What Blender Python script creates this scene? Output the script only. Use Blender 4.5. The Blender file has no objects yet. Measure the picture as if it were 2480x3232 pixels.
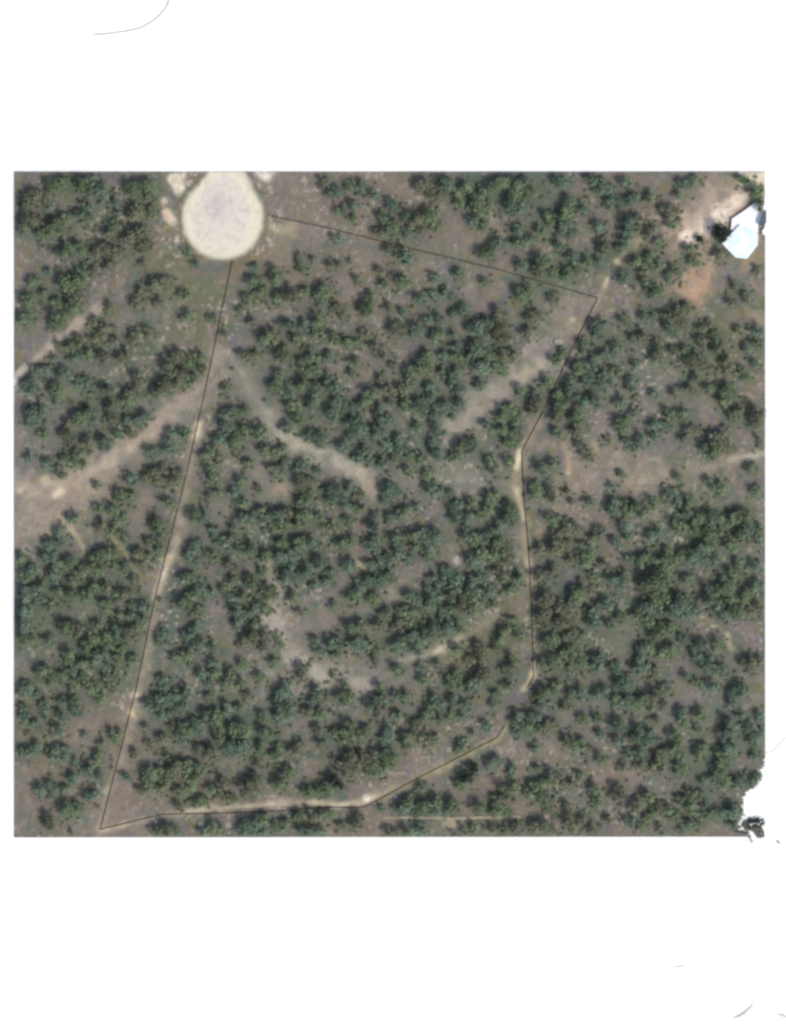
import bpy, bmesh, math, random
import numpy as np
from mathutils import Vector, Matrix

random.seed(11)
RNG = np.random.default_rng(7)
scene = bpy.context.scene
COL = scene.collection
M = 0.12                                   # metres per pixel of the 2480 x 3232 page
def wx(px): return (px - 1240.0) * M
def wy(py): return (1616.0 - py) * M
F = 2480.0 / 1680.0                        # reading scale used for the tracks and zones

# ------------------------------------------------------------------ camera
cd = bpy.data.cameras.new('camera')
cam = bpy.data.objects.new('camera', cd); COL.objects.link(cam)
CAM_H = 1500.0
cam.location = (0, 0, CAM_H)
cam.rotation_euler = (0, 0, 0)
cd.sensor_fit = 'VERTICAL'
cd.sensor_height = 24.0
cd.lens = 12.0 / (3232 * M / 2 / CAM_H)
cd.clip_start = 10.0
cd.clip_end = 6000.0
scene.camera = cam

# ------------------------------------------------------------------ sky, sun, exposure
SUN_EL, SUN_AZ = math.radians(54), math.radians(132)
w = bpy.data.worlds.new('World'); scene.world = w; w.use_nodes = True
nt = w.node_tree; nt.nodes.clear()
sky = nt.nodes.new('ShaderNodeTexSky'); sky.sky_type = 'NISHITA'; sky.sun_disc = False
sky.sun_elevation = SUN_EL; sky.sun_rotation = SUN_AZ
sky.air_density = 1.0; sky.dust_density = 3.0; sky.ozone_density = 1.0
bg = nt.nodes.new('ShaderNodeBackground'); bg.inputs['Strength'].default_value = 0.15
wo = nt.nodes.new('ShaderNodeOutputWorld')
nt.links.new(sky.outputs[0], bg.inputs[0]); nt.links.new(bg.outputs[0], wo.inputs[0])
TO_SUN = Vector((math.sin(SUN_AZ) * math.cos(SUN_EL), math.cos(SUN_AZ) * math.cos(SUN_EL), math.sin(SUN_EL)))
sd = bpy.data.lights.new('sun', 'SUN'); sd.energy = 2.2; sd.angle = math.radians(5.0); sd.color = (1.0, 0.965, 0.91)
so = bpy.data.objects.new('sun', sd); COL.objects.link(so)
so.rotation_euler = (-TO_SUN).to_track_quat('-Z', 'Y').to_euler()
so.location = TO_SUN * 300
scene.view_settings.view_transform = 'Standard'
scene.view_settings.look = 'None'
scene.view_settings.gamma = 1.0
scene.view_settings.use_curve_mapping = False
scene.view_settings.exposure = 0.14
scene.render.engine = 'CYCLES'
scene.cycles.pixel_filter_type = 'GAUSSIAN'
scene.cycles.filter_width = 3.2
scene.cycles.max_bounces = 5

CROWN = 1.42                               # crown radius against the read size
KEXP = 1.22                                # brightness of a white surface lying in the sun
def lin(c):
    c = np.asarray(c, float) / 255.0
    return np.where(c <= 0.04045, c / 12.92, ((c + 0.055) / 1.055) ** 2.4)
def alb(r, g, b): return tuple(float(v) for v in lin((r, g, b)) / KEXP)

# ------------------------------------------------------------------ helpers
def tag(o, label=None, cat=None, group=None, kind=None):
    if label: o['label'] = label
    if cat: o['category'] = cat
    if group: o['group'] = group
    if kind: o['kind'] = kind
    return o
def mesh_obj(name, verts, faces, mat=None, parent=None, smooth=False):
    me = bpy.data.meshes.new(name)
    me.from_pydata([tuple(v) for v in verts], [], [tuple(f) for f in faces])
    me.update()
    if smooth:
        me.polygons.foreach_set('use_smooth', [True] * len(me.polygons))
    if mat: me.materials.append(mat)
    o = bpy.data.objects.new(name, me); COL.objects.link(o)
    if parent: o.parent = parent
    return o
def empty(name, loc):
    o = bpy.data.objects.new(name, None); COL.objects.link(o); o.location = loc
    o.empty_display_size = 0.5
    return o
class Nodes:
    def __init__(self, name):
        self.m = bpy.data.materials.new(name); self.m.use_nodes = True
        self.t = self.m.node_tree; self.b = self.t.nodes['Principled BSDF']
        self.b.inputs['Roughness'].default_value = 0.9
        self.b.inputs['Specular IOR Level'].default_value = 0.15
    def n(self, kind, **kw):
        x = self.t.nodes.new(kind)
        for k, v in kw.items(): setattr(x, k, v)
        return x
    def l(self, a, b): self.t.links.new(a, b)
    def noise(self, scale, detail=2.0, rough=0.5, vec=None):
        x = self.n('ShaderNodeTexNoise'); x.inputs['Scale'].default_value = scale
        x.inputs['Detail'].default_value = detail; x.inputs['Roughness'].default_value = rough
        if vec is not None: self.l(vec, x.inputs['Vector'])
        return x.outputs['Fac']
    def maprange(self, v, a, b, c, d):
        x = self.n('ShaderNodeMapRange'); self.l(v, x.inputs[0])
        for i, q in enumerate((a, b, c, d)): x.inputs[i + 1].default_value = q
        return x.outputs[0]
    def mix(self, fac, a, b, mode='MIX'):
        x = self.n('ShaderNodeMix', data_type='RGBA', blend_type=mode)
        for sock, v in ((x.inputs[0], fac), (x.inputs[6], a), (x.inputs[7], b)):
            if hasattr(v, 'is_linked'): self.l(v, sock)
            elif isinstance(v, (int, float)): sock.default_value = v
            else: sock.default_value = (*v, 1) if len(v) == 3 else v
        return x.outputs[2]

# smooth value noise that can be read anywhere (for the map of soils and the relief)
def value_noise(seed):
    g = np.random.default_rng(seed).random((256, 256))
    def f(x, y, cell):
        x = np.asarray(x) / cell; y = np.asarray(y) / cell
        i = np.floor(x).astype(int); j = np.floor(y).astype(int)
        u = x - i; v = y - j; u = u * u * (3 - 2 * u); v = v * v * (3 - 2 * v)
        i %= 256; j %= 256; i1 = (i + 1) % 256; j1 = (j + 1) % 256
        return (g[i, j] * (1 - u) + g[i1, j] * u) * (1 - v) + (g[i, j1] * (1 - u) + g[i1, j1] * u) * v
    return f
VN = [value_noise(s) for s in range(20, 32)]
def relief(x, y):
    """height of the ground in metres"""
    return 0.42 + 0.16 * (VN[0](x + 900, y + 900, 34.0) - 0.5) + 0.10 * (VN[1](x + 900, y + 900, 13.0) - 0.5)

# ------------------------------------------------------------------ soils (reading scale: 1680 wide)
TRACKS = {
 'north_east': [(1368,512),(1345,535),(1320,560),(1303,588),(1290,615),(1277,640)],
 'east_line': [(1277,640),(1256,672),(1236,706)],
 'east': [(1150,900),(1128,935),(1112,962),(1103,1000),(1104,1045),(1113,1085),(1119,1110),(1124,1160),(1128,1200),(1135,1245)],
 'east_low': [(1142,1415),(1139,1445),(1118,1475)],
 'south_east': [(1090,1550),(1072,1572),(1030,1595),(960,1632),(900,1662),(850,1688),(800,1704)],
 'south': [(800,1704),(770,1716),(720,1722),(660,1714),(600,1718),(540,1722),(470,1727),(400,1735),(340,1744),(280,1760),(215,1776)],
 'west_wide': [(472,762),(445,808),(415,850),(370,890),(320,932),(280,955),(230,988),(180,1015),(130,1040),(75,1052),(32,1046)],
 'west': [(432,900),(420,930),(408,985),(393,1060),(388,1110),(380,1150),(372,1180),(358,1208),(345,1238),(333,1272),(328,1340),(315,1400),(305,1450),(292,1495),(285,1530),(268,1590),(250,1640),(232,1690),(216,1770)],
 'winding': [(500,775),(525,810),(545,850),(570,895),(595,930),(640,955),(680,968),(720,985),(765,1010),(795,1040)],
 'clearing': [(968,925),(1000,890),(1035,855),(1070,830),(1105,806),(1140,790),(1165,775)],
 'scrub': [(572,1210),(585,1250),(590,1310),(585,1350),(600,1385),(625,1415),(655,1430),(690,1450)],
 'streak': [(858,1412),(895,1406),(930,1394),(955,1380),(985,1362)],
 'east_edge': [(1634,968),(1600,975),(1560,985),(1500,1003),(1440,1012),(1360,1030)],
 'corner': [(30,808),(45,795),(75,770),(105,742),(150,705),(185,680),(215,655)],
 'fork': [(130,1100),(150,1128),(168,1150),(182,1178)],
 'fork_low': [(235,1140),(262,1175),(300,1232)],
 'bottom': [(820,1749),(880,1748),(960,1750),(1040,1748),(1110,1747)],
 'drive': [(1372,508),(1430,492),(1480,480),(1530,462),(1570,440),(1600,418)],
 'yard': [(1515,470),(1514,520),(1512,570),(1508,620)],
}
LINE = [[(497,556),(440,830),(400,1010),(334,1270),(290,1480),(215,1773),(345,1741),(480,1738),(620,1733),(680,1726),(780,1725),(900,1660),(1062,1577),(1079,1551)],[(1127,1468),(1140,1448),(1137,1330),(1130,1180),(1118,1040),(1115,965),(1160,880),(1215,760),(1277,637),(1060,575),(860,527),(700,487),(580,462)]]
# strokes of bare or green soil: points, half width, colour of the lit soil, strength
S = []
def stroke(pts, wd, c, a): S.append((pts, wd, c, a))
BROWN, PINK, TAN, SAND, CREAM, OLIVE, GREEN, GREYG = (126,116,104), (134,121,112), (148,138,120), (176,164,142), (206,196,166), (112,110,84), (90,104,86), (124,122,112)
for q, wd, c, a in [
  # broad tones
  ([(130,760),(60,900)],70,GREYG,.5), ([(660,440),(760,440)],75,BROWN,.9), ([(800,400),(1000,500),(1070,500)],40,BROWN,.75),
  ([(560,570),(800,590),(900,570)],45,BROWN,.6), ([(620,640),(780,640)],45,PINK,.35), ([(1130,500),(1200,540),(1150,580)],40,BROWN,.6),
  ([(1270,400),(1500,420)],60,BROWN,.6), ([(1440,470),(1590,440)],50,PINK,.8), ([(1200,650),(1230,700)],45,TAN,.55),
  ([(330,560),(480,640),(400,700)],50,OLIVE,.6), ([(90,1100),(30,1130)],55,TAN,.75), ([(230,1040),(120,1080)],50,TAN,.7),
  ([(500,1090),(600,1040)],50,GREYG,.7), ([(640,860),(560,1000)],30,GREYG,.5), ([(880,1040),(1060,1010)],45,GREYG,.8),
  ([(790,1120),(760,1240),(830,1280)],40,PINK,.6), ([(1000,1180),(960,1220)],35,PINK,.5), ([(1180,1060),(1330,1000),(1400,1060)],60,TAN,.55),
  ([(1180,1120),(1300,1100)],50,PINK,.45), ([(1320,1340),(1310,1400)],45,BROWN,.8), ([(1100,1330),(980,1410)],40,OLIVE,.8),
  ([(560,1440),(800,1460)],60,GREYG,.75), ([(620,1340),(720,1420)],40,TAN,.5), ([(260,1560),(130,1600)],45,BROWN,.75),
  ([(310,1420),(250,1640)],38,BROWN,.7), ([(90,1700),(230,1740)],60,BROWN,.8), ([(270,1690),(500,1700)],40,BROWN,.7),
  ([(560,1610),(520,1600)],40,BROWN,.5), ([(880,1620),(960,1560)],50,BROWN,.55), ([(840,1760),(660,1770)],35,BROWN,.8),
  ([(1130,1600),(1150,1620)],35,PINK,.75), ([(1100,1660),(960,1720)],45,BROWN,.6), ([(1200,1760),(1060,1720)],40,BROWN,.6),
  ([(1250,1570),(1330,1580)],30,PINK,.4), ([(1380,1650),(1300,1660)],35,PINK,.5), ([(1260,1520),(1350,1500)],50,GREYG,.5),
  ([(1440,860),(1300,860)],90,GREYG,.5), ([(1290,1690),(1400,1760)],60,BROWN,.45), ([(1540,1450),(1450,1540)],45,GREYG,.6),
  ([(1590,830),(1540,700)],50,OLIVE,.5), ([(860,760),(740,800)],70,PINK,.3), ([(830,840),(820,870)],30,PINK,.5),
  ([(1180,780),(1290,800)],30,GREYG,.6), ([(40,1480),(120,1650)],40,OLIVE,.4), ([(800,1340),(820,1300)],35,GREYG,.7),
  # green under-storey
  ([(560,1150),(640,1180)],60,GREEN,.7), ([(80,1330),(300,1400)],80,GREEN,.6), ([(900,880),(960,1000)],60,GREEN,.7),
  ([(1240,560),(1150,600)],40,GREEN,.7), ([(700,860),(760,960)],50,GREEN,.5), ([(1450,1130),(1560,1120)],60,GREEN,.7),
  ([(830,1330),(1000,1320)],50,GREEN,.6), ([(480,1530),(560,1560)],60,GREEN,.7), ([(1050,400),(1150,440)],60,GREEN,.6),
  ([(240,820),(370,870)],80,GREEN,.5), ([(560,820),(640,820)],45,GREEN,.5), ([(1250,1400),(1400,1320)],60,GREEN,.5),
  ([(1480,1660),(1590,1560)],50,GREEN,.5), ([(1350,740),(1480,760)],70,GREEN,.45), ([(1010,1240),(1090,1220)],60,GREEN,.6),
  # tracks
  (TRACKS['west_wide'][:5],25,(150,138,124),.9),(TRACKS['west_wide'][3:],30,(164,150,134),.85),(TRACKS['west_wide'][5:9],14,(178,166,142),.6),([(30,1150),(120,1100),(200,1060)],30,(148,136,122),.8),
  (TRACKS['west'],11,TAN,.85),(TRACKS['west'][:2],7,CREAM,.8),(TRACKS['west'][5:10],8,SAND,.9),(TRACKS['west'][7:9],5,CREAM,.7),
  (TRACKS['winding'],19,(138,135,122),.8),(TRACKS['winding'][3:],22,(160,155,139),1.0),(TRACKS['winding'][8:],20,SAND,.5),
  (TRACKS['clearing'],34,(152,146,132),1.0),(TRACKS['clearing'][4:],11,SAND,.6),
  (TRACKS['north_east'],9,(150,142,116),.8),(TRACKS['north_east'][2:5],5,CREAM,.75),(TRACKS['east_line'],14,TAN,.4),
  (TRACKS['east'],9,(150,140,116),.9),(TRACKS['east'][2:4],4,CREAM,.95),(TRACKS['east'][4:7],5,CREAM,.55),(TRACKS['east'][8:],6,SAND,.8),
  ([(1120,1260),(1115,1330)],14,BROWN,.8),(TRACKS['east_low'],6,CREAM,.8),
  (TRACKS['south_east'],9,(152,144,112),.85),(TRACKS['south'],8,(168,156,134),.85),(TRACKS['south'][:4],4,CREAM,.5),(TRACKS['south'][4:8],4.5,CREAM,.5),
  (TRACKS['scrub'],16,(154,148,134),1.0),(TRACKS['streak'],10,(172,164,142),1.0),(TRACKS['streak'][2:4],5,CREAM,.7),([(985,1362),(1020,1340),(1060,1318)],9,(142,134,114),.8),
  (TRACKS['east_edge'],17,TAN,.7),(TRACKS['east_edge'][:3],6,(170,166,148),.8),
  (TRACKS['corner'],11,(162,150,134),1.0),([(28,818),(40,802),(58,786)],8,(240,230,206),1.0),(TRACKS['corner'][3:6],6,(166,154,138),.9),(TRACKS['corner'][:4],7,(178,164,144),.8),
  (TRACKS['fork'],6,(180,166,136),.9),(TRACKS['fork_low'],5,(146,140,104),.8),
  (TRACKS['bottom'],2.0,(176,164,138),1.0),([(950,1762),(990,1766)],11,(190,174,144),.8),
  (TRACKS['drive'][1:],13,(176,154,132),.8),(TRACKS['drive'][3:5],8,(232,206,184),.9),(TRACKS['yard'],9,(172,150,122),.8),
  ([(1478,590),(1484,612),(1478,630)],20,(196,156,126),1.0),([(1450,610)],14,(150,140,100),.6),
  # bright spots
  ([(1475,480),(1590,430)],46,(176,158,140),.95),([(1470,505),(1500,485),(1540,462),(1585,428)],17,(232,216,194),1.0),([(1475,600)],42,(168,144,118),.9),([(372,382),(386,402)],12,(226,214,190),1.0),([(395,374)],8,(214,200,176),1.0),([(352,430)],9,(210,190,168),1.0),([(362,456),(372,470)],9,(216,198,174),1.0),([(566,374)],16,(234,226,210),1.0),([(578,402)],6,(190,178,150),.9),([(600,495),(625,490)],12,(170,160,130),.9),([(400,520),(440,558)],9,(150,138,110),.7),
  ([(1585,376),(1632,380)],14,(236,226,200),1.0),([(1632,400)],8,(240,232,210),1.0),([(1530,440),(1575,425)],9,(226,206,184),.8),
  ([(380,385),(378,405)],9,(214,200,176),.9),([(358,455),(365,470)],7,(206,184,160),.9),([(358,432)],6,(196,172,150),.8),
  ([(565,376)],12,(232,222,206),.95),([(555,370)],9,(224,208,190),.9),([(585,490)],12,(178,168,136),.9),([(622,492)],12,(160,150,116),.8),
  ([(580,520)],26,(136,126,98),.7),([(548,548),(500,565)],9,(138,124,92),.7),
  ([(1225,683)],6,(186,176,150),.9),([(1605,380),(1630,395)],20,(224,210,178),.95),([(1570,390)],14,(170,152,120),.6),
  ([(1588,560),(1630,545)],14,(150,136,108),.7),([(1490,500)],5,(220,204,160),.9),([(1598,660),(1630,690)],8,(150,138,108),.8),
  ([(1515,672)],10,(150,140,126),.8),([(1205,950),(1212,975),(1217,1008)],7,(170,154,126),.85),([(1215,1010)],7,(210,196,168),.9),
  ([(1268,940),(1275,975)],8,(152,148,114),.8),([(1437,1095)],9,(196,184,166),.9),([(1405,1095)],7,(166,150,132),.8),
  ([(132,1050),(118,1058)],8,(214,198,174),.9),([(98,1027),(112,1030)],8,(200,186,158),.8),([(190,1045)],12,(180,164,140),.7),([(150,1040)],12,(176,140,112),.4),
  ([(45,1050)],8,(206,194,164),.8),([(770,1215)],22,(170,158,132),.7),([(775,1195),(790,1235)],10,(176,166,140),.6),
  ([(980,1200)],8,(206,186,176),.9),([(590,1328)],22,(172,166,152),1.0),([(845,1280)],14,(150,144,124),.8),([(600,1045)],18,(164,142,122),.7),
  ([(785,1704)],7,(244,238,220),1.0),([(228,1688)],10,(186,184,146),.9),([(292,1487)],9,(204,186,162),.95),([(284,1525)],11,(206,194,152),.95),
  ([(1552,1355),(1560,1385)],7,(158,150,124),.9),([(1140,1440)],7,(206,186,140),.9),([(640,1400),(690,1450)],12,(166,160,146),.9),([(730,1445),(800,1470)],20,(152,146,134),.95),([(560,1440),(640,1450)],20,(140,136,122),.7),([(480,960),(540,1010)],30,(140,132,122),.5),([(880,1010),(960,1000),(1010,1040)],22,(142,136,124),.7),
  ([(360,1200)],9,(190,172,136),.8),([(425,905)],8,(224,206,176),.95),([(415,935)],6,(190,168,140),.8),([(170,730)],10,(132,118,104),.6),
  ([(860,522)],12,(160,152,110),.7),([(1190,1095),(1110,1185)],8,(150,140,116),.5),([(1010,1180)],7,(178,160,150),.7),
  ([(1125,800),(1150,790)],9,(176,160,132),.7),([(790,1035)],16,(158,144,120),.8),([(350,735),(395,745)],14,(128,128,104),.8),
  ([(400,1185)],8,(150,138,106),.5),([(1090,1270)],14,(140,124,96),.5),([(500,560)],11,(104,92,66),.6),([(390,440),(395,510),(430,550)],8,(96,86,72),.6),([(568,440),(560,500)],7,(104,92,74),.5),
]: stroke(q, wd, c, a)

def seg_dist(x, y, pts):
    if len(pts) == 1:
        return np.hypot(x - pts[0][0], y - pts[0][1])
    best = np.full(np.shape(x), 1e9)
    for (ax, ay), (bx, by) in zip(pts[:-1], pts[1:]):
        dx, dy = bx - ax, by - ay
        t = np.clip(((x - ax) * dx + (y - ay) * dy) / (dx * dx + dy * dy + 1e-9), 0, 1)
        best = np.minimum(best, np.hypot(x - ax - t * dx, y - ay - t * dy))
    return best

def bulb_radius(a):
    return 1.0
CUL = (476.5, 467.0, 88.0)
def cul_dist(x, y):
    """signed distance (reading pixels) to the rim of the turning circle and its neck, negative inside"""
    d1 = np.hypot((x - CUL[0]) / 0.985, y - CUL[1]) - CUL[2]
    t = np.clip((445 - y) / 85.0, 0, 1)                       # the neck narrows towards the top
    half = 86 * (1 - t) + 34.5 * t
    d2 = np.maximum(np.abs(x - (485 - 8.5 * (1 - t))) - half, y - 452)
    return np.minimum(d1, np.maximum(d2 * 0.93, -60))

def soil(x, y):
    """albedo of the soil at world points"""
    x = np.asarray(x, float); y = np.asarray(y, float)
    fx = (x / M + 1240) / F; fy = (1616 - y / M) / F
    n1 = VN[2](fx, fy, 46) * .6 + VN[3](fx, fy, 21) * .4
    n2 = VN[4](fx, fy, 38) * .55 + VN[5](fx, fy, 15) * .45
    n3 = VN[6](fx, fy, 9) * .6 + VN[7](fx, fy, 5) * .4
    n4 = VN[8](fx, fy, 13)
    C = np.ones(x.shape + (3,)) * np.array((125, 116, 106.))
    def blend(C, c, a): return C + (np.array(c, float) - C) * np.clip(a, 0, 1)[..., None]
    C = blend(C, (93, 103, 86), (n1 - .46) * 3.2)
    C = blend(C, (136, 125, 116), (n2 - .54) * 3.2)
    C = blend(C, (110, 107, 108), (.42 - n2) * 3)
    C = blend(C, (116, 112, 78), (n4 - .64) * 2.8)
    C = blend(C, (99, 104, 91), np.clip(cover(x, y) * 1.1 - .1, 0, .8) * (.55 + .9 * n2))
    C = blend(C, (84, 108, 98), (VN[0](fx, fy, 17) - .74) * 3)
    C = blend(C, (112, 102, 112), (VN[1](fx, fy, 19) - .74) * 3)
    edge = (n3 - .5) + (VN[10](fx, fy, 14) - .5) * .9 + (VN[11](fx, fy, 27) - .5) * .6
    wear = .46 + .98 * VN[11](fx + 300, fy, 16)
    for pts, wd, c, a in S:
        xs = [p[0] for p in pts]; ys = [p[1] for p in pts]
        r = wd * 2.6
        m = (fx > min(xs) - r) & (fx < max(xs) + r) & (fy > min(ys) - r) & (fy < max(ys) + r)
        if not m.any(): continue
        d = seg_dist(fx[m], fy[m], pts) / wd
        amt = a * wear[m] * np.exp(-np.maximum(d + edge[m] * 1.1, 0) ** 2.0)
        Cm = C[m]
        C[m] = Cm + (np.array(c, float) - Cm) * np.clip(amt, 0, 1)[..., None]
    sp = VN[6](fx + 210, fy + 40, 7) * .6 + VN[9](fx + 90, fy, 4) * .4
    C = blend(C, (164, 155, 140), np.clip((sp - .60) * 5, 0, 1) * np.clip(VN[3](fx + 50, fy, 60) * 1.6 - .3, 0, 1))
    C = C * 1.04
    fr = VN[5](fx + 70, fy + 20, 8) * .6 + VN[7](fx + 10, fy + 5, 4) * .4
    C = blend(C, (206, 196, 172), np.clip((fr - .54) * 5, 0, .8) * np.clip(1 - np.abs(cul_dist(fx, fy) - 20) / 26, 0, 1) * (np.abs(fy - 455) < 90))
    d = cul_dist(fx, fy) + (n3 - .5) * 4 + (VN[10](fx, fy, 9) - .5) * 3
    C = blend(C, (108, 100, 84), .4 * np.exp(-((d - 7) / 6) ** 2))
    inside = 1 / (1 + np.exp(d / 2.6))
    rim = 1 / (1 + np.exp((-d - 16 - 14 * VN[9](fx, fy, 30)) / 6))
    cg = np.ones(x.shape + (3,)) * np.array((232, 224, 198.))
    cg = blend(cg, (220, 212, 199), (1 - rim) * .8)
    spot = np.exp(-(((fx - 463) / 26) ** 2 + ((fy - 440) / 34) ** 2))
    cg = blend(cg, (198, 189, 184), spot * .75)
    cg = blend(cg, (196, 190, 172), (n3 - .55) * 1.4)
    C = C + (cg - C) * inside[..., None]
    C = C * (1 + (n3 - .5) * .18)[..., None]
    return lin(C) / KEXP

def make_ground_mat(name='soil', g=1.0):
    k = Nodes(name)
    geo = k.n('ShaderNodeNewGeometry'); pos = geo.outputs['Position']
    at = k.n('ShaderNodeAttribute', attribute_name='soil').outputs['Color']
    fine = k.maprange(k.noise(1.9, 4.0, .8, pos), .3, .7, 1 - .36 * g, 1 + .36 * g)
    grit = k.maprange(k.noise(9.0, 1.0, .5, pos), .25, .75, 1 - .22 * g, 1 + .22 * g)
    v = k.n('ShaderNodeMath', operation='MULTIPLY'); k.l(fine, v.inputs[0]); k.l(grit, v.inputs[1])
    comb = k.n('ShaderNodeCombineColor')
    for i in range(3): k.l(v.outputs[0], comb.inputs[i])
    c = k.mix(1.0, at, comb.outputs[0], 'MULTIPLY')
    k.l(c, k.b.inputs['Base Color'])
    bp = k.n('ShaderNodeBump'); bp.inputs['Strength'].default_value = .35; bp.inputs['Distance'].default_value = .25
    k.l(k.noise(1.7, 3.0, .6, pos), bp.inputs['Height']); k.l(bp.outputs[0], k.b.inputs['Normal'])
    return k.m
GROUND = make_ground_mat(); GRAVEL = make_ground_mat('gravel', .35)
def soil_attr(o):
    me = o.data; n = len(me.vertices)
    co = np.empty(n * 3); me.vertices.foreach_get('co', co); co = co.reshape(-1, 3)
    col = np.ones((n, 4)); col[:, :3] = soil(co[:, 0], co[:, 1])
    a = me.attributes.new('soil', 'FLOAT_COLOR', 'POINT'); a.data.foreach_set('color', col.ravel())

# ------------------------------------------------------------------ where the trees stand
PX0, PX1, PY0, PY1 = 46, 2413, 542, 2642
TORN = [(2440,2386),(2411,2388),(2406,2400),(2409,2412),(2400,2424),(2390,2430),(2398,2440),(2404,2453),(2396,2462),(2384,2466),(2378,2478),(2368,2489),(2357,2492),(2347,2508),(2340,2520),(2341,2535),(2333,2545),(2338,2560),(2334,2575),(2337,2588),(2327,2596),(2329,2612),(2336,2624),(2358,2628),(2372,2660),(2440,2660)]
def in_poly(x, y, P):
    x = np.asarray(x, float); y = np.asarray(y, float); r = np.zeros(x.shape, bool)
    for (ax, ay), (bx, by) in zip(P, P[1:] + P[:1]):
        c = ((ay > y) != (by > y)) & (x < (bx - ax) * (y - ay) / (by - ay + 1e-12) + ax)
        r ^= c
    return r

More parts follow.
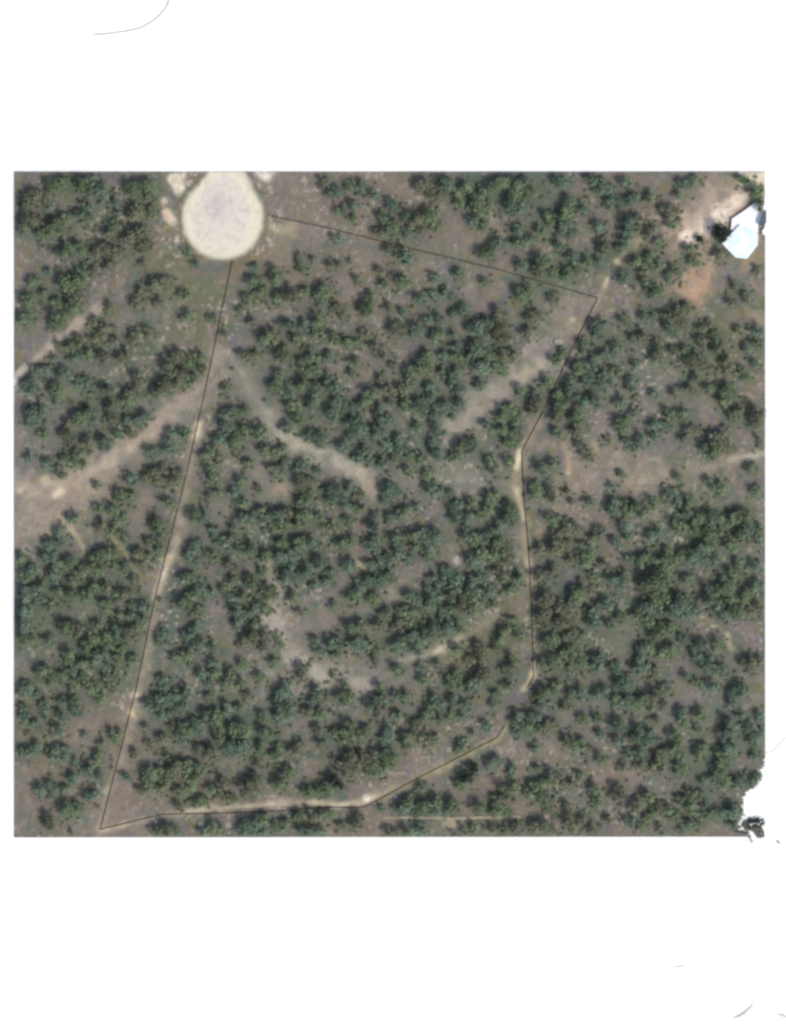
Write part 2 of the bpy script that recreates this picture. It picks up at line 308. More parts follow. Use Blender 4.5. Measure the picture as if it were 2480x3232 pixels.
# dark spots read off each tile of the photograph (spot x, spot y, crown radius; 2.1 tile pixels = 1 page pixel)
TILES = [
((40, 540), '''240,70,45 330,50,45 420,45,50 490,45,40 120,135,55 60,190,50 220,215,40 470,220,35 400,270,40 330,300,40 480,280,45 250,330,45 170,400,45 240,380,50 110,290,50 40,330,50 560,110,45 500,110,35 650,190,35 760,80,50 860,80,45 880,150,40 900,240,35 790,250,45 690,260,30 650,340,40 620,400,40 740,400,50 810,380,45 830,450,50 600,490,45 520,530,35 440,500,45 310,510,45 370,490,40 670,520,40 520,640,40 620,600,40 440,640,35 230,640,30 110,700,40 320,720,50 390,690,45 190,790,32 80,840,45 270,840,38 400,800,45 380,880,50 250,975,50 320,940,35 580,1020,38 500,960,30 610,880,30 790,860,38 910,720,42 990,700,40 820,770,35 950,850,32 1140,940,38 1110,800,35 880,1040,35 800,1060,35 660,1090,35 780,1100,35 530,1090,35 430,1100,35 360,1130,38 300,1140,35 400,1200,40 480,1170,40 590,1200,45 690,1200,40 740,1190,35 260,1230,30 130,1300,40 200,1290,35 320,1310,42 420,1370,40 470,1380,40 280,1430,45 100,1410,45 60,1400,40 620,1420,45 750,1440,40 820,1380,40 800,1320,40 990,1250,50 1050,1210,45 1140,1240,42 1210,1210,38 1100,1300,45 980,1380,45 930,1420,42 1060,1390,40 1180,1370,40 1240,1290,35 1390,1060,28 1290,960,32 1450,1260,38 1520,1200,35 1580,1200,35 1570,700,42 1540,830,38 1620,780,38 1630,1090,48 1590,620,35 1150,510,35 1560,970,35 1490,900,25 1400,1420,35 1200,600,25 860,600,25 40,950,35 100,930,35'''),
((840, 540), '''30,660,48 360,50,40 430,110,45 530,90,38 610,80,38 680,140,42 540,200,42 490,230,30 560,290,28 445,255,25 440,430,30 800,200,45 740,290,38 740,380,40 810,330,45 890,270,42 960,280,50 1040,280,45 1000,360,38 900,380,32 1090,360,35 1000,60,45 1060,110,45 1110,140,45 1170,50,45 1240,120,38 1300,80,40 1380,140,40 1480,70,45 1540,40,42 1600,110,50 1630,60,45 1580,200,45 1360,210,45 1430,220,38 1250,190,35 1640,220,40 1340,300,38 1400,330,35 1510,440,38 1420,510,45 1470,480,35 1640,380,42 1650,450,38 1650,630,40 900,540,42 790,490,35 860,540,35 290,570,25 200,560,22 220,620,38 400,610,32 460,600,28 580,700,28 850,700,50 760,730,38 880,750,40 730,650,30 540,590,22 1090,690,35 1160,790,30 1210,810,28 1430,710,32 1240,660,32 1660,790,42 110,790,45 180,790,40 50,820,40 240,760,35 340,780,45 390,770,35 340,850,38 440,880,35 480,940,35 620,880,48 680,800,35 670,880,35 590,900,35 890,920,28 980,820,40 1080,790,28 1280,890,38 1210,930,28 790,890,30 120,990,42 230,1000,35 310,980,45 290,1060,42 180,1080,38 20,1080,42 80,1190,42 100,1140,35 270,1200,40 390,1210,35 200,1240,32 240,1300,38 310,1290,35 580,1110,30 500,1110,40 430,1090,35 640,1040,40 830,1010,45 970,1020,45 1090,1060,42 870,1050,35 690,1130,38 740,1200,35 1050,970,35 1120,960,30 1360,1000,45 1430,970,42 1510,920,42 1550,1080,42 1500,1020,45 1400,1060,35 1230,1070,30 1240,1140,35 1240,1210,35 1240,1290,38 1370,1150,48 1440,1190,45 1540,1200,40 1610,1180,38 1380,1260,45 1490,1260,40 1310,1200,35 1150,1200,35 1030,1200,40 990,1270,45 920,1300,38 1060,1250,38 570,1240,42 590,1280,32 820,1260,30 540,1310,30 370,1360,42 280,1410,45 200,1400,42 120,1450,40 40,1390,42 60,1330,35 430,1400,38 680,1440,45 780,1420,42 870,1430,38 740,1350,28 1050,1400,32 1210,1360,38 1250,1430,42 1400,1400,35 1130,1300,35 930,1380,35 1080,1450,30 1530,1290,38 1660,1430,40'''),
((1640, 540), '''20,110,45 10,30,35 210,40,42 260,50,38 430,20,45 510,80,42 560,100,40 650,50,40 620,180,42 690,170,40 740,140,32 820,160,38 550,180,38 290,190,42 270,260,45 390,230,40 160,270,38 180,320,38 120,370,38 240,350,48 300,370,42 480,340,42 690,290,45 760,300,40 700,370,42 670,430,40 720,440,38 830,370,38 960,240,42 910,230,32 980,330,38 1030,140,32 1050,60,38 1140,20,32 1100,60,30 890,440,35 520,480,42 640,490,35 20,430,42 230,460,35 120,580,50 90,630,42 320,550,38 410,560,38 280,650,42 340,650,38 180,650,35 500,580,35 740,580,42 790,640,38 650,670,42 820,560,38 880,590,38 990,640,40 960,700,35 1080,500,35 1130,580,40 1150,600,32 860,780,42 790,710,38 1170,430,24 1285,365,50 1295,525,40 1560,180,45 1530,110,42 1480,50,35 1600,40,25 1440,20,28 1550,640,30 1400,740,35 1480,820,32 1370,850,32 20,760,38 200,820,40 1070,880,38 970,940,40 1020,910,35 1040,970,38 960,1010,42 850,940,28 790,930,35 660,960,35 490,990,42 470,1040,42 400,1130,40 780,1060,40 730,1080,32 880,1160,42 870,1210,35 600,1140,38 530,1190,42 450,1240,42 360,1290,45 400,1340,45 220,1240,38 280,1180,32 150,1380,42 300,1370,38 290,1430,45 230,1450,35 480,1400,42 520,1310,38 600,1300,38 700,1370,38 700,1420,32 740,1270,30 560,1370,35 1090,1220,48 1150,1250,40 1060,1170,35 980,1170,35 1250,1080,45 1190,1020,35 1340,1220,38 1350,1270,35 1260,1150,42 1180,1110,38 1340,1420,45 1220,1410,35 1470,1350,32 1540,1040,38 1600,1440,35 1090,1420,38 1000,1440,35 860,1450,30 1300,1140,35 1230,980,22 40,960,35 90,920,30 20,1050,38 60,1440,38 1550,1130,35 1480,1150,30 1420,1020,30 1440,1300,30 1520,1250,30 1140,1340,35'''),
((40, 1240), '''180,60,30 100,120,50 160,100,42 100,180,38 190,240,38 420,120,45 480,110,42 340,170,40 400,160,38 340,260,42 480,300,42 570,300,42 620,350,42 640,150,42 630,40,45 740,20,42 800,160,42 730,150,32 850,140,38 280,20,32 420,380,38 380,430,38 200,440,38 310,420,40 300,500,38 100,400,32 460,470,32 680,240,38 760,240,32 870,350,32 910,370,38 1000,350,38 1040,240,35 1100,240,40 1010,290,38 1050,300,32 910,490,38 970,480,32 760,530,42 870,530,38 930,560,38 1080,520,40 1030,550,38 700,640,42 760,660,35 530,590,32 620,750,42 560,730,35 690,800,42 570,850,38 640,880,35 380,800,40 920,820,45 960,900,42 870,960,38 970,1010,35 790,1040,42 830,1100,38 880,1050,32 730,930,30 580,1030,45 640,1030,38 510,1130,45 500,1060,35 640,1110,42 720,1130,38 290,890,42 220,980,42 310,970,35 250,1060,42 200,1050,38 260,1130,42 250,1190,38 340,1090,45 40,1070,35 100,1140,40 60,1190,38 420,1160,35 380,1230,38 530,1250,38 480,1300,42 350,1300,42 290,1290,38 150,1260,42 70,1290,45 140,1330,42 40,1400,45 220,1390,38 600,1270,38 720,1300,42 660,1300,38 590,1370,42 780,1220,35 770,1390,25 860,1380,40 770,1450,35 690,1450,30 1020,700,38 1180,770,42 1250,790,38 1240,380,40 1290,350,35 1270,470,35 1300,530,38 1330,390,40 1370,190,42 1350,270,42 1440,290,45 1450,350,38 1520,220,38 1620,230,42 1640,350,40 1530,430,38 1490,550,40 1440,640,38 1350,640,35 1280,670,32 1500,700,38 1620,620,28 1560,790,42 1620,740,38 1490,810,38 1660,800,40 1440,870,38 1310,890,35 1360,960,42 1430,940,35 1190,980,38 1150,1040,38 1310,1060,38 1190,1080,35 1540,1010,42 1490,1020,35 1650,1050,35 1140,1180,40 1100,1200,38 1210,1270,42 1170,1320,38 1090,1360,45 1200,1400,38 1180,1440,32 1400,1110,40 1450,1150,35 1430,1210,38 1560,1230,42 1640,1280,45 1500,1310,40 1430,1330,38 1380,1270,32 1590,1400,38 1460,1420,42 1530,1440,35 1650,1400,38 1300,1300,28 1540,80,38 1420,90,38 1390,130,35 1620,40,35 1630,1160,32 940,1350,22'''),
((840, 1240), '''140,50,42 270,40,42 170,110,35 110,190,42 190,160,42 450,20,38 390,100,42 620,30,38 550,70,35 500,60,32 800,40,35 880,40,42 980,50,45 1060,10,30 1150,50,40 1250,70,40 1220,120,35 730,90,38 770,150,45 560,150,42 580,210,42 510,180,35 690,250,45 640,230,35 540,270,40 740,220,35 850,280,32 920,380,38 860,350,32 770,310,38 620,350,38 590,390,38 460,330,42 520,300,38 320,280,45 250,270,38 290,320,32 70,270,28 100,320,30 40,380,35 20,480,40 70,500,38 180,470,38 210,440,38 100,440,32 740,450,35 830,430,30 660,430,32 210,560,45 270,570,38 320,490,25 1090,110,38 1100,210,42 1080,290,38 1170,220,35 970,210,35 1090,350,45 990,420,38 900,480,35 1040,500,38 1250,320,42 1310,300,45 1220,400,35 1530,120,42 1590,90,38 1430,190,35 1540,220,42 1620,240,42 1620,140,38 1580,300,38 1450,440,38 1480,490,42 1580,430,32 1640,330,32 780,600,45 830,620,35 600,655,30 520,590,40 410,620,45 400,680,38 480,640,35 500,720,42 240,650,42 210,690,38 220,780,45 200,830,38 320,800,40 580,740,40 520,820,35 570,780,35 690,840,42 700,790,30 760,690,30 890,750,35 860,780,38 800,800,32 970,720,32 1060,600,42 1110,640,35 1190,640,28 1240,720,35 1330,700,38 1450,690,38 1490,650,35 1220,790,42 1300,800,35 1390,790,38 1440,760,35 1580,730,42 1550,810,42 1500,870,40 1620,780,38 30,770,42 110,760,38 60,830,35 400,860,42 430,880,35 30,870,35 120,860,32 200,950,42 260,960,45 180,1010,42 80,960,35 470,970,42 540,950,38 550,990,32 640,980,40 710,940,38 700,1010,35 830,930,38 850,990,32 950,920,42 1000,900,38 1030,950,38 1090,920,42 970,1000,35 1060,1010,38 1040,1050,32 790,1070,42 850,1030,35 730,1090,35 660,1110,35 510,1110,42 50,1060,45 130,1080,38 320,1070,45 110,1150,45 220,1160,45 160,1200,40 100,1220,38 300,1240,32 410,1160,32 380,1220,32 590,1240,42 640,1220,42 720,1210,42 540,1320,42 580,1290,38 790,1180,40 700,1170,32 30,1320,38 160,1320,35 200,1430,28 920,1080,32 1290,910,38 1350,930,40 1410,930,38 1490,970,45 1550,1000,42 1400,1030,42 1340,1070,45 1560,1060,42 1480,1050,38 1180,1170,40 1150,1150,30 1080,1200,32 1110,1240,38 1060,1300,42 1040,1380,42 1110,1320,35 1200,1280,45 1220,1200,42 1330,1230,42 1320,1310,42 1390,1190,38 1410,1170,32 1430,1300,42 1360,1340,32 1600,1270,38 1640,1200,40 1550,1180,38 1510,1150,32 920,1320,38 880,1420,42 770,1430,38 690,1320,42 1250,1370,42 1190,1400,38 1140,1440,35 970,1340,35 950,1420,38 1340,1400,38 1480,1360,32 430,1390,32'''),
((1640, 1240), '''110,50,42 60,80,42 230,50,42 210,120,42 380,20,42 340,120,45 360,190,42 350,240,35 460,20,42 640,30,38 640,180,42 680,160,32 730,100,32 960,110,38 1050,120,38 960,200,32 860,180,35 1110,210,38 1060,280,40 1310,240,40 1250,270,38 1230,340,50 1290,300,42 1190,350,38 1330,340,38 1310,20,38 1530,90,65 1520,160,45 1420,100,32 1380,140,30 1580,300,40 740,320,35 770,270,30 670,300,30 860,270,35 560,290,25 400,350,40 420,400,32 220,250,35 100,460,42 180,450,42 70,590,42 170,600,35 60,650,38 180,670,38 290,640,25 440,700,32 320,700,25 650,530,28 1020,500,38 1500,470,35 1280,600,42 1230,560,30 1310,640,32 1600,580,38 1530,630,42 1610,690,35 950,640,38 860,690,35 1000,680,38 890,710,28 580,600,25 600,690,40 580,740,40 660,730,38 740,710,42 700,760,35 780,760,38 660,850,42 590,770,35 1090,700,38 1080,770,38 1150,800,42 1220,810,45 1290,800,42 1360,810,42 1460,790,42 1400,790,38 1010,850,42 1060,860,38 1210,900,45 1130,870,42 1290,890,38 1460,880,45 1420,910,38 1550,930,38 1580,880,32 180,800,42 280,860,42 230,900,42 340,870,35 490,890,35 470,940,30 830,930,42 880,900,32 690,930,32 600,960,35 200,990,48 240,960,38 100,1010,38 290,960,38 400,990,35 420,1030,42 380,1090,42 310,1070,35 520,1110,35 760,1080,42 700,1080,35 870,1080,38 810,1070,32 940,1010,35 930,1110,42 1000,1070,35 1100,1060,42 1040,1040,35 1170,990,45 1230,980,38 1360,970,42 1180,1090,38 1260,1080,38 1370,1010,35 1420,1120,40 1530,1130,38 1560,1240,40 1310,1200,32 1380,1170,40 100,1180,42 170,1160,42 190,1130,32 450,1170,38 430,1200,32 590,1220,40 660,1190,38 630,1240,38 830,1210,65 790,1240,42 880,1200,38 940,1170,35 1080,1200,35 1220,1310,45 1290,1260,42 1340,1270,42 1190,1340,32 1500,1270,42 1440,1350,38 1370,1330,38 1380,1410,42 340,1300,45 390,1270,38 320,1340,32 150,1330,42 120,1360,38 230,1370,38 120,1440,42 300,1400,42 250,1420,38 330,1450,35 540,1380,42 580,1370,35 640,1450,38 800,1380,42 860,1340,42 920,1310,38 1030,1350,48 1000,1400,42 960,1430,35 1130,1400,40 1080,1440,35 740,1440,35 1270,1390,38 1320,1440,38 1480,1420,42 1550,1400,40 1600,1440,35 450,1440,38 1600,1350,32 500,1380,28 430,1290,32'''),
((40, 1940), '''50,40,45 60,120,45 320,40,45 400,70,42 330,80,38 220,140,38 260,150,32 360,230,42 340,280,32 460,180,42 500,120,38 380,320,38 180,330,42 160,370,38 240,410,48 90,440,42 50,480,40 140,480,38 550,30,40 590,100,38 660,80,42 740,90,45 800,40,38 880,20,38 620,170,40 700,180,38 580,220,38 520,270,45 440,300,42 580,300,42 680,260,35 790,280,38 630,440,38 600,380,35 670,370,30 490,450,42 510,490,35 560,540,38 450,380,38 380,430,38 320,370,35 190,570,40 200,620,35 390,590,45 400,540,38 320,560,38 300,640,38 60,580,35 50,650,38 130,700,35 270,740,40 460,775,20 700,780,42 580,830,28 530,940,40 560,890,30 490,1000,38 390,940,32 330,870,40 260,870,40 240,910,35 140,850,38 90,880,38 40,870,35 390,1050,35 360,1060,30 230,1090,35 170,1130,38 240,1140,38 320,1130,32 480,1170,38 520,1160,35 560,1050,32 320,1260,45 370,1280,38 410,1240,32 210,1330,42 240,1370,35 380,1430,25 970,90,38 950,160,28 1060,250,38 1130,240,38 1140,120,38 1200,150,45 1190,40,35 1170,80,32 1300,190,32 980,390,38 960,400,32 990,460,32 1130,490,38 960,520,42 1060,510,40 870,560,38 930,570,35 960,640,40 1020,620,32 1080,590,42 1000,550,38 1300,290,35 1220,350,38 1310,350,38 1280,410,38 1380,420,38 1420,360,38 1490,410,35 1500,310,35 1610,380,38 1650,100,42 1560,110,42 1510,160,38 1460,30,38 1580,40,38 1630,200,32 1270,520,30 1400,590,40 1490,580,35 1250,640,42 1320,650,42 1190,700,45 1110,720,40 1080,770,38 1150,740,38 1340,730,38 1340,790,42 1480,700,50 1430,720,38 1630,740,45 1600,770,38 1640,650,38 1480,850,48 1400,840,42 1530,830,38 1620,860,40 1280,860,45 1220,880,38 1030,720,25 960,790,38 880,830,28 860,720,28 1000,910,28 800,890,30 1060,990,45 1120,970,42 1190,970,42 1030,1020,35 1220,1010,35 900,1020,45 870,1070,40 960,1010,32 960,1110,42 1000,1060,38 1090,1130,42 1160,1080,40 840,1140,35 1300,1120,40 1370,1090,42 1410,1080,38 1390,1180,40 1230,1190,35 1200,1220,30 1260,1220,32 1080,1240,32 1440,1220,30 1540,1070,55 1510,1100,38 1570,1030,38 1570,1140,38 1600,960,35 1540,510,28 740,1050,28 990,1370,42 940,1410,42 920,1450,35 1030,1410,38 1300,1370,42 1240,1430,38 1350,1390,35 1520,1370,45 1590,1340,40 1640,1310,35 1480,1420,38 1560,1430,38 1640,1410,38 1070,1430,32 660,1000,25'''),
((840, 1940), '''520,50,42 600,40,35 730,40,40 850,40,38 910,20,38 560,80,35 300,130,38 320,210,35 400,160,40 470,170,38 440,240,32 560,150,45 640,170,42 690,220,38 820,160,40 870,140,35 920,110,45 970,160,45 1000,100,42 1070,60,45 1160,60,42 1250,70,38 1240,200,42 1390,190,42 1330,260,40 1400,260,38 1540,80,40 1520,140,38 1500,190,30 1650,100,38 1600,290,42 1570,340,42 1610,20,35 1580,440,35 710,280,28 850,320,38 840,350,30 1000,330,30 50,130,35 70,180,30 30,290,38 220,310,42 210,390,38 250,340,35 350,380,30 430,380,25 500,430,30 740,450,35 1010,400,38 1100,300,30 1220,350,38 1190,410,42 1320,440,42 1410,360,42 1370,410,35 1260,450,35 1500,500,28 1480,570,25 80,480,42 100,430,35 50,520,38 120,560,45 70,580,40 40,640,40 100,640,38 310,490,38 290,540,32 370,530,38 260,600,38 330,620,38 500,510,42 540,500,35 460,520,30 690,540,42 740,530,38 660,570,35 720,600,38 840,510,32 850,620,38 880,640,30 900,510,35 1080,510,35 1050,620,38 1020,650,35 970,690,38 1130,560,35 1130,670,38 1080,570,30 1200,540,40 1280,570,38 1190,620,38 1270,640,35 1420,700,35 1640,650,42 1600,700,35 1650,740,38 520,710,42 490,760,42 560,720,42 630,730,38 540,770,42 600,780,38 470,810,30 780,740,38 800,780,35 760,800,32 890,790,42 950,770,35 1000,780,38 1080,800,35 20,780,32 70,850,40 50,910,38 190,840,32 160,880,38 330,740,38 350,830,38 340,860,28 420,760,32 480,970,55 520,1010,50 530,920,42 600,910,42 580,960,42 650,920,38 730,890,38 660,970,42 790,900,48 770,970,38 690,1010,35 60,1070,42 90,1040,35 130,1000,40 400,1050,40 380,1110,42 340,1140,38 270,1130,38 230,1140,30 440,1080,38 1270,830,32 1350,760,28 1240,860,30 1330,990,40 1290,1040,38 1260,1090,38 1010,1110,32 1490,930,40 1440,960,35 1600,1010,35 1620,1100,38 1550,1140,45 1500,1200,38 1580,1150,35 1380,1220,45 1360,1250,32 1520,1270,42 1490,1300,35 1570,1290,32 890,1210,40 930,1190,28 1000,1230,42 860,1270,42 830,1300,35 1100,1220,40 1190,1240,45 1150,1280,38 1060,1290,38 950,1310,38 1210,1290,35 340,1240,38 280,1290,42 190,1310,38 740,1260,28 580,1320,45 560,1360,35 610,1300,30 400,1290,38 350,1310,38 240,1400,45 290,1340,38 150,1440,35 50,1380,38 110,1350,35 330,1400,35 480,1370,32 790,1420,40 840,1430,35 900,1400,42 940,1420,40 990,1390,40 1290,1410,38 1350,1390,30 1210,1430,35 1470,1400,40 1620,1370,42 1540,1420,38 1440,1440,35'''),
((1640, 1940), '''130,20,42 250,20,42 160,130,42 190,110,35 380,100,42 320,70,38 450,30,38 270,130,32 640,20,32 570,50,38 820,20,38 900,50,40 970,50,38 870,90,45 1050,130,38 1000,30,35 1150,160,42 1120,190,35 1150,240,42 1280,160,35 770,200,42 830,190,32 970,190,40 910,220,38 770,250,38 740,310,42 710,320,35 800,310,38 860,350,38 1190,300,42 1220,260,35 1310,320,42 1260,340,35 1490,280,45 1570,270,38 1450,300,32 1080,380,30 190,270,45 110,290,40 170,310,38 300,200,38 250,230,38 330,230,35 480,250,42 440,300,38 490,310,38 520,280,32 600,320,38 360,290,42 300,320,40 660,420,50 220,440,38 100,480,45 120,530,38 200,480,35 360,480,42 300,500,35 380,530,35 530,470,38 490,500,32 630,560,35 600,520,38 680,540,38 740,550,42 790,530,38 860,510,42 900,490,35 940,460,32 820,580,38 930,570,30 1150,430,35 1230,430,42 1420,440,45 1370,490,38 1370,550,38 120,580,38 40,640,42 20,720,42 130,700,42 180,700,35 270,580,30 90,730,32 390,660,35 490,670,35 620,700,42 500,770,32 610,800,40 760,730,45 830,770,45 780,800,42 720,790,35 860,790,32 880,670,28 1040,620,35 1050,680,35 1140,640,38 1170,610,30 990,760,35 1010,800,38 1150,730,30 1340,680,42 1330,740,42 1440,640,35 1490,710,38 1550,640,35 1580,750,40 1520,810,32 1600,690,35 340,840,42 380,810,32 280,800,35 440,860,28 510,930,38 690,890,38 760,870,42 660,980,32 780,970,35 850,980,35 890,920,38 910,1000,35 960,870,38 1010,890,38 1050,930,35 1030,990,38 1060,960,35 1150,880,38 1190,850,32 1330,850,45 1300,910,42 1280,960,38 1350,940,38 1530,920,35 1580,960,38 1300,1030,38 1330,1070,38 1420,1070,38 1250,1060,35 1180,1080,32 1500,1080,35 1540,1060,30 100,990,28 190,1040,40 130,1080,38 60,1100,38 30,1160,42 130,1190,42 100,1150,35 170,1250,35 240,1080,35 310,1090,32 380,1030,30 450,1130,38 490,1170,38 480,1210,32 620,1130,42 590,1180,35 810,1180,42 740,1230,38 880,1240,42 940,1260,38 1080,1220,45 1040,1200,35 1110,1160,30 1170,1170,28 1210,1230,32 1240,1280,38 1370,1250,45 1310,1290,35 1160,1310,38 990,1290,38 860,1290,28 310,1350,42 280,1300,32 290,1240,28 440,1390,38 390,1320,32 120,1370,42 60,1380,40 170,1400,35 690,1340,38 780,1380,32 900,1420,38 820,1320,28 650,1450,32 720,1450,30 1100,1350,32 1390,1360,32 1240,1450,30 560,1340,30 1050,1400,28 340,1440,28 80,850,35''')]

LINEW = [[(wx(a * F), wy(b * F)) for a, b in q] for q in LINE]
CLEAR = [(np.array([(wx(a * F), wy(b * F)) for a, b in TRACKS[k]]), h) for k, h in (
    ('north_east', .9), ('east', .8), ('east_low', .7), ('south_east', .9), ('south', .5), ('west', 1.1), ('winding', 2.2),
    ('clearing', 2.4), ('streak', .9), ('corner', 1.4), ('fork', .6), ('bottom', .6), ('west_wide', 1.5), ('east_edge', .6))]
for q in LINEW: CLEAR.append((np.array(q), 0.25))
def nearest_on(p, P):
    best = (1e9, None)
    for (ax, ay), (bx, by) in zip(P[:-1], P[1:]):
        dx, dy = bx - ax, by - ay
        t = min(1, max(0, ((p[0] - ax) * dx + (p[1] - ay) * dy) / (dx * dx + dy * dy + 1e-9)))
        q = (ax + t * dx, ay + t * dy); d = math.hypot(p[0] - q[0], p[1] - q[1])
        if d < best[0]: best = (d, q)
    return best
XL, XH, YL, YH = wx(PX0), wx(PX1), wy(PY1), wy(PY0)
DXS, DYS = -math.sin(SUN_AZ) / math.tan(SUN_EL), -math.cos(SUN_AZ) / math.tan(SUN_EL)   # shadow travel per metre of height
OPEN = [(770,1215,19),(845,1280,15),(588,1330,21),(602,1045,16),(640,1402,13),(680,1440,12),(765,1455,20),(980,1200,8),(1320,1370,22),(1300,1570,14),(1130,1600,16),(1215,985,10),(45,800,12)]
trees = []
for (ox, oy), txt in TILES:
    for q in txt.split():
        sx, sy, sr = map(int, q.split(','))
        px, py, r = ox + sx / 2.1, oy + sy / 2.1, sr / 2.1 * M * CROWN
        x, y = wx(px) + r * .62, wy(py) - r * .62               # the crown stands sunward of its dark side
        for P, h in CLEAR:
            d, c = nearest_on((x, y), P)
            need = h + r * .80
            if d < need and d > 1e-6:
                mv = min(need - d, r * .55)
                x += (x - c[0]) / d * mv; y += (y - c[1]) / d * mv
                d += mv
                if d < h + r * .5: r = max(.9, (d - h) / .5)
        fx, fy = (x / M + 1240) / F, (1616 - y / M) / F
        dc = float(cul_dist(np.array(fx), np.array(fy))) * F * M
        if dc < r * .9:
            if dc < -r: continue
            vxx, vyy = fx - CUL[0], -(fy - CUL[1]); L_ = math.hypot(vxx, vyy); x += vxx / L_ * (r * .9 - dc); y += vyy / L_ * (r * .9 - dc)
        if any(math.hypot(fx - a, fy - b) < c for a, b, c in OPEN): continue
        ppx, ppy = x / M + 1240, 1616 - y / M
        if in_poly(np.array(ppx + r / M * .3), np.array(ppy), TORN): continue
        if not (PX0 + 3 < ppx < PX1 - 3 and PY0 + 3 < ppy < PY1 - 3): continue
        trees.append([x, y, r])
# thin out what would stand inside another crown
trees.sort(key=lambda t: -t[2])
cell = {}; kept = []
for t in trees:
    ok = True; ci, cj = int(t[0] // 8), int(t[1] // 8)
    for i in (-1, 0, 1):
        for j in (-1, 0, 1):
            for u in cell.get((ci + i, cj + j), ()):
                if math.hypot(u[0] - t[0], u[1] - t[1]) < .37 * (u[2] + t[2]): ok = False
    if ok: kept.append(t); cell.setdefault((ci, cj), []).append(t)
trees = kept

# how thickly the trees stand, in 2 m cells: shade plants and needle litter cover the soil under them
DG = np.zeros((180, 170)); 
for x, y, rr in trees:
    cxg, cyg = (x + 170) / 2, (y + 180) / 2
    for i in range(int(cxg) - 4, int(cxg) + 5):
        for j in range(int(cyg) - 4, int(cyg) + 5):
            if 0 <= i < 170 and 0 <= j < 180: DG[j, i] += rr * rr * math.exp(-((i - cxg) ** 2 + (j - cyg) ** 2) / 3.6) / 11.0
def cover(x, y):
    u = np.clip((np.asarray(x) + 170) / 2, 0, 168.9); v = np.clip((np.asarray(y) + 180) / 2, 0, 178.9)
    i = u.astype(int); j = v.astype(int); a = u - i; b = v - j
    return (DG[j, i] * (1 - a) + DG[j, i + 1] * a) * (1 - b) + (DG[j + 1, i] * (1 - a) + DG[j + 1, i + 1] * a) * b

# ------------------------------------------------------------------ the white sheet, the ground and its torn corner
k = Nodes('white_paper')
geo = k.n('ShaderNodeNewGeometry')
p1 = k.maprange(k.noise(.012, 3, .6, geo.outputs['Position']), .50, .72, 0, 1)
k.l(k.mix(p1, (.865, .865, .86), (.865, .86, .815)), k.b.inputs['Base Color'])
PAPER = k.m
R = 900.0
o = mesh_obj('paper_sheet', [(-R, -R, 0), (R, -R, 0), (R, R, 0), (-R, R, 0)], [(0, 1, 2, 3)], PAPER)
tag(o, 'blank white paper sheet lying all around the wooded ground, faintly yellowed', None, None, 'structure')

ST = 4.0
nx = int(round((PX1 - PX0) / ST)); ny = int(round((PY1 - PY0) / ST))
gx = np.linspace(PX0, PX1, nx + 1); gy = np.linspace(PY0, PY1, ny + 1)
X, Y = np.meshgrid(gx, gy)
# a slightly ragged cut along the bottom
Yr = Y.copy(); Yr[-1, :] += (X[-1] - 1240) * -.0010
vx, vy = wx(X), wy(Yr); vz = relief(vx, vy)
cx = (X[:-1, :-1] + X[1:, 1:]) / 2; cy = (Y[:-1, :-1] + Y[1:, 1:]) / 2
keep = ~in_poly(cx + (VN[8](cx, cy, 5) - .5) * 8, cy + (VN[7](cx, cy, 5) - .5) * 8, TORN)
W = nx + 1
ii, jj = np.nonzero(keep)
a = ii * W + jj
quads = np.stack([a + W, a + W + 1, a + 1, a], 1)
verts = np.stack([vx, vy, vz], -1).reshape(-1, 3)
# skirt: the cut sides down to the sheet
eu = {}
for q in quads:
    for u, v in ((q[0], q[1]), (q[1], q[2]), (q[2], q[3]), (q[3], q[0])):
        if (v, u) in eu: del eu[(v, u)]
        else: eu[(u, v)] = 1
low = {}; vl = verts.tolist(); fl = quads.tolist()
for (u, v) in eu:
    for q in (u, v):
        if q not in low:
            low[q] = len(vl); vl.append([vl[q][0], vl[q][1], -.02])
    fl.append([v, u, low[u], low[v]])
used = np.unique(np.concatenate([np.array(f) for f in fl])); remap = np.full(len(vl), -1); remap[used] = np.arange(len(used))
g = mesh_obj('ground', [vl[i] for i in used], [[int(remap[i]) for i in f] for f in fl], GROUND)
soil_attr(g)
tag(g, 'scrubby brown and olive ground between the scattered trees', None, None, 'structure')

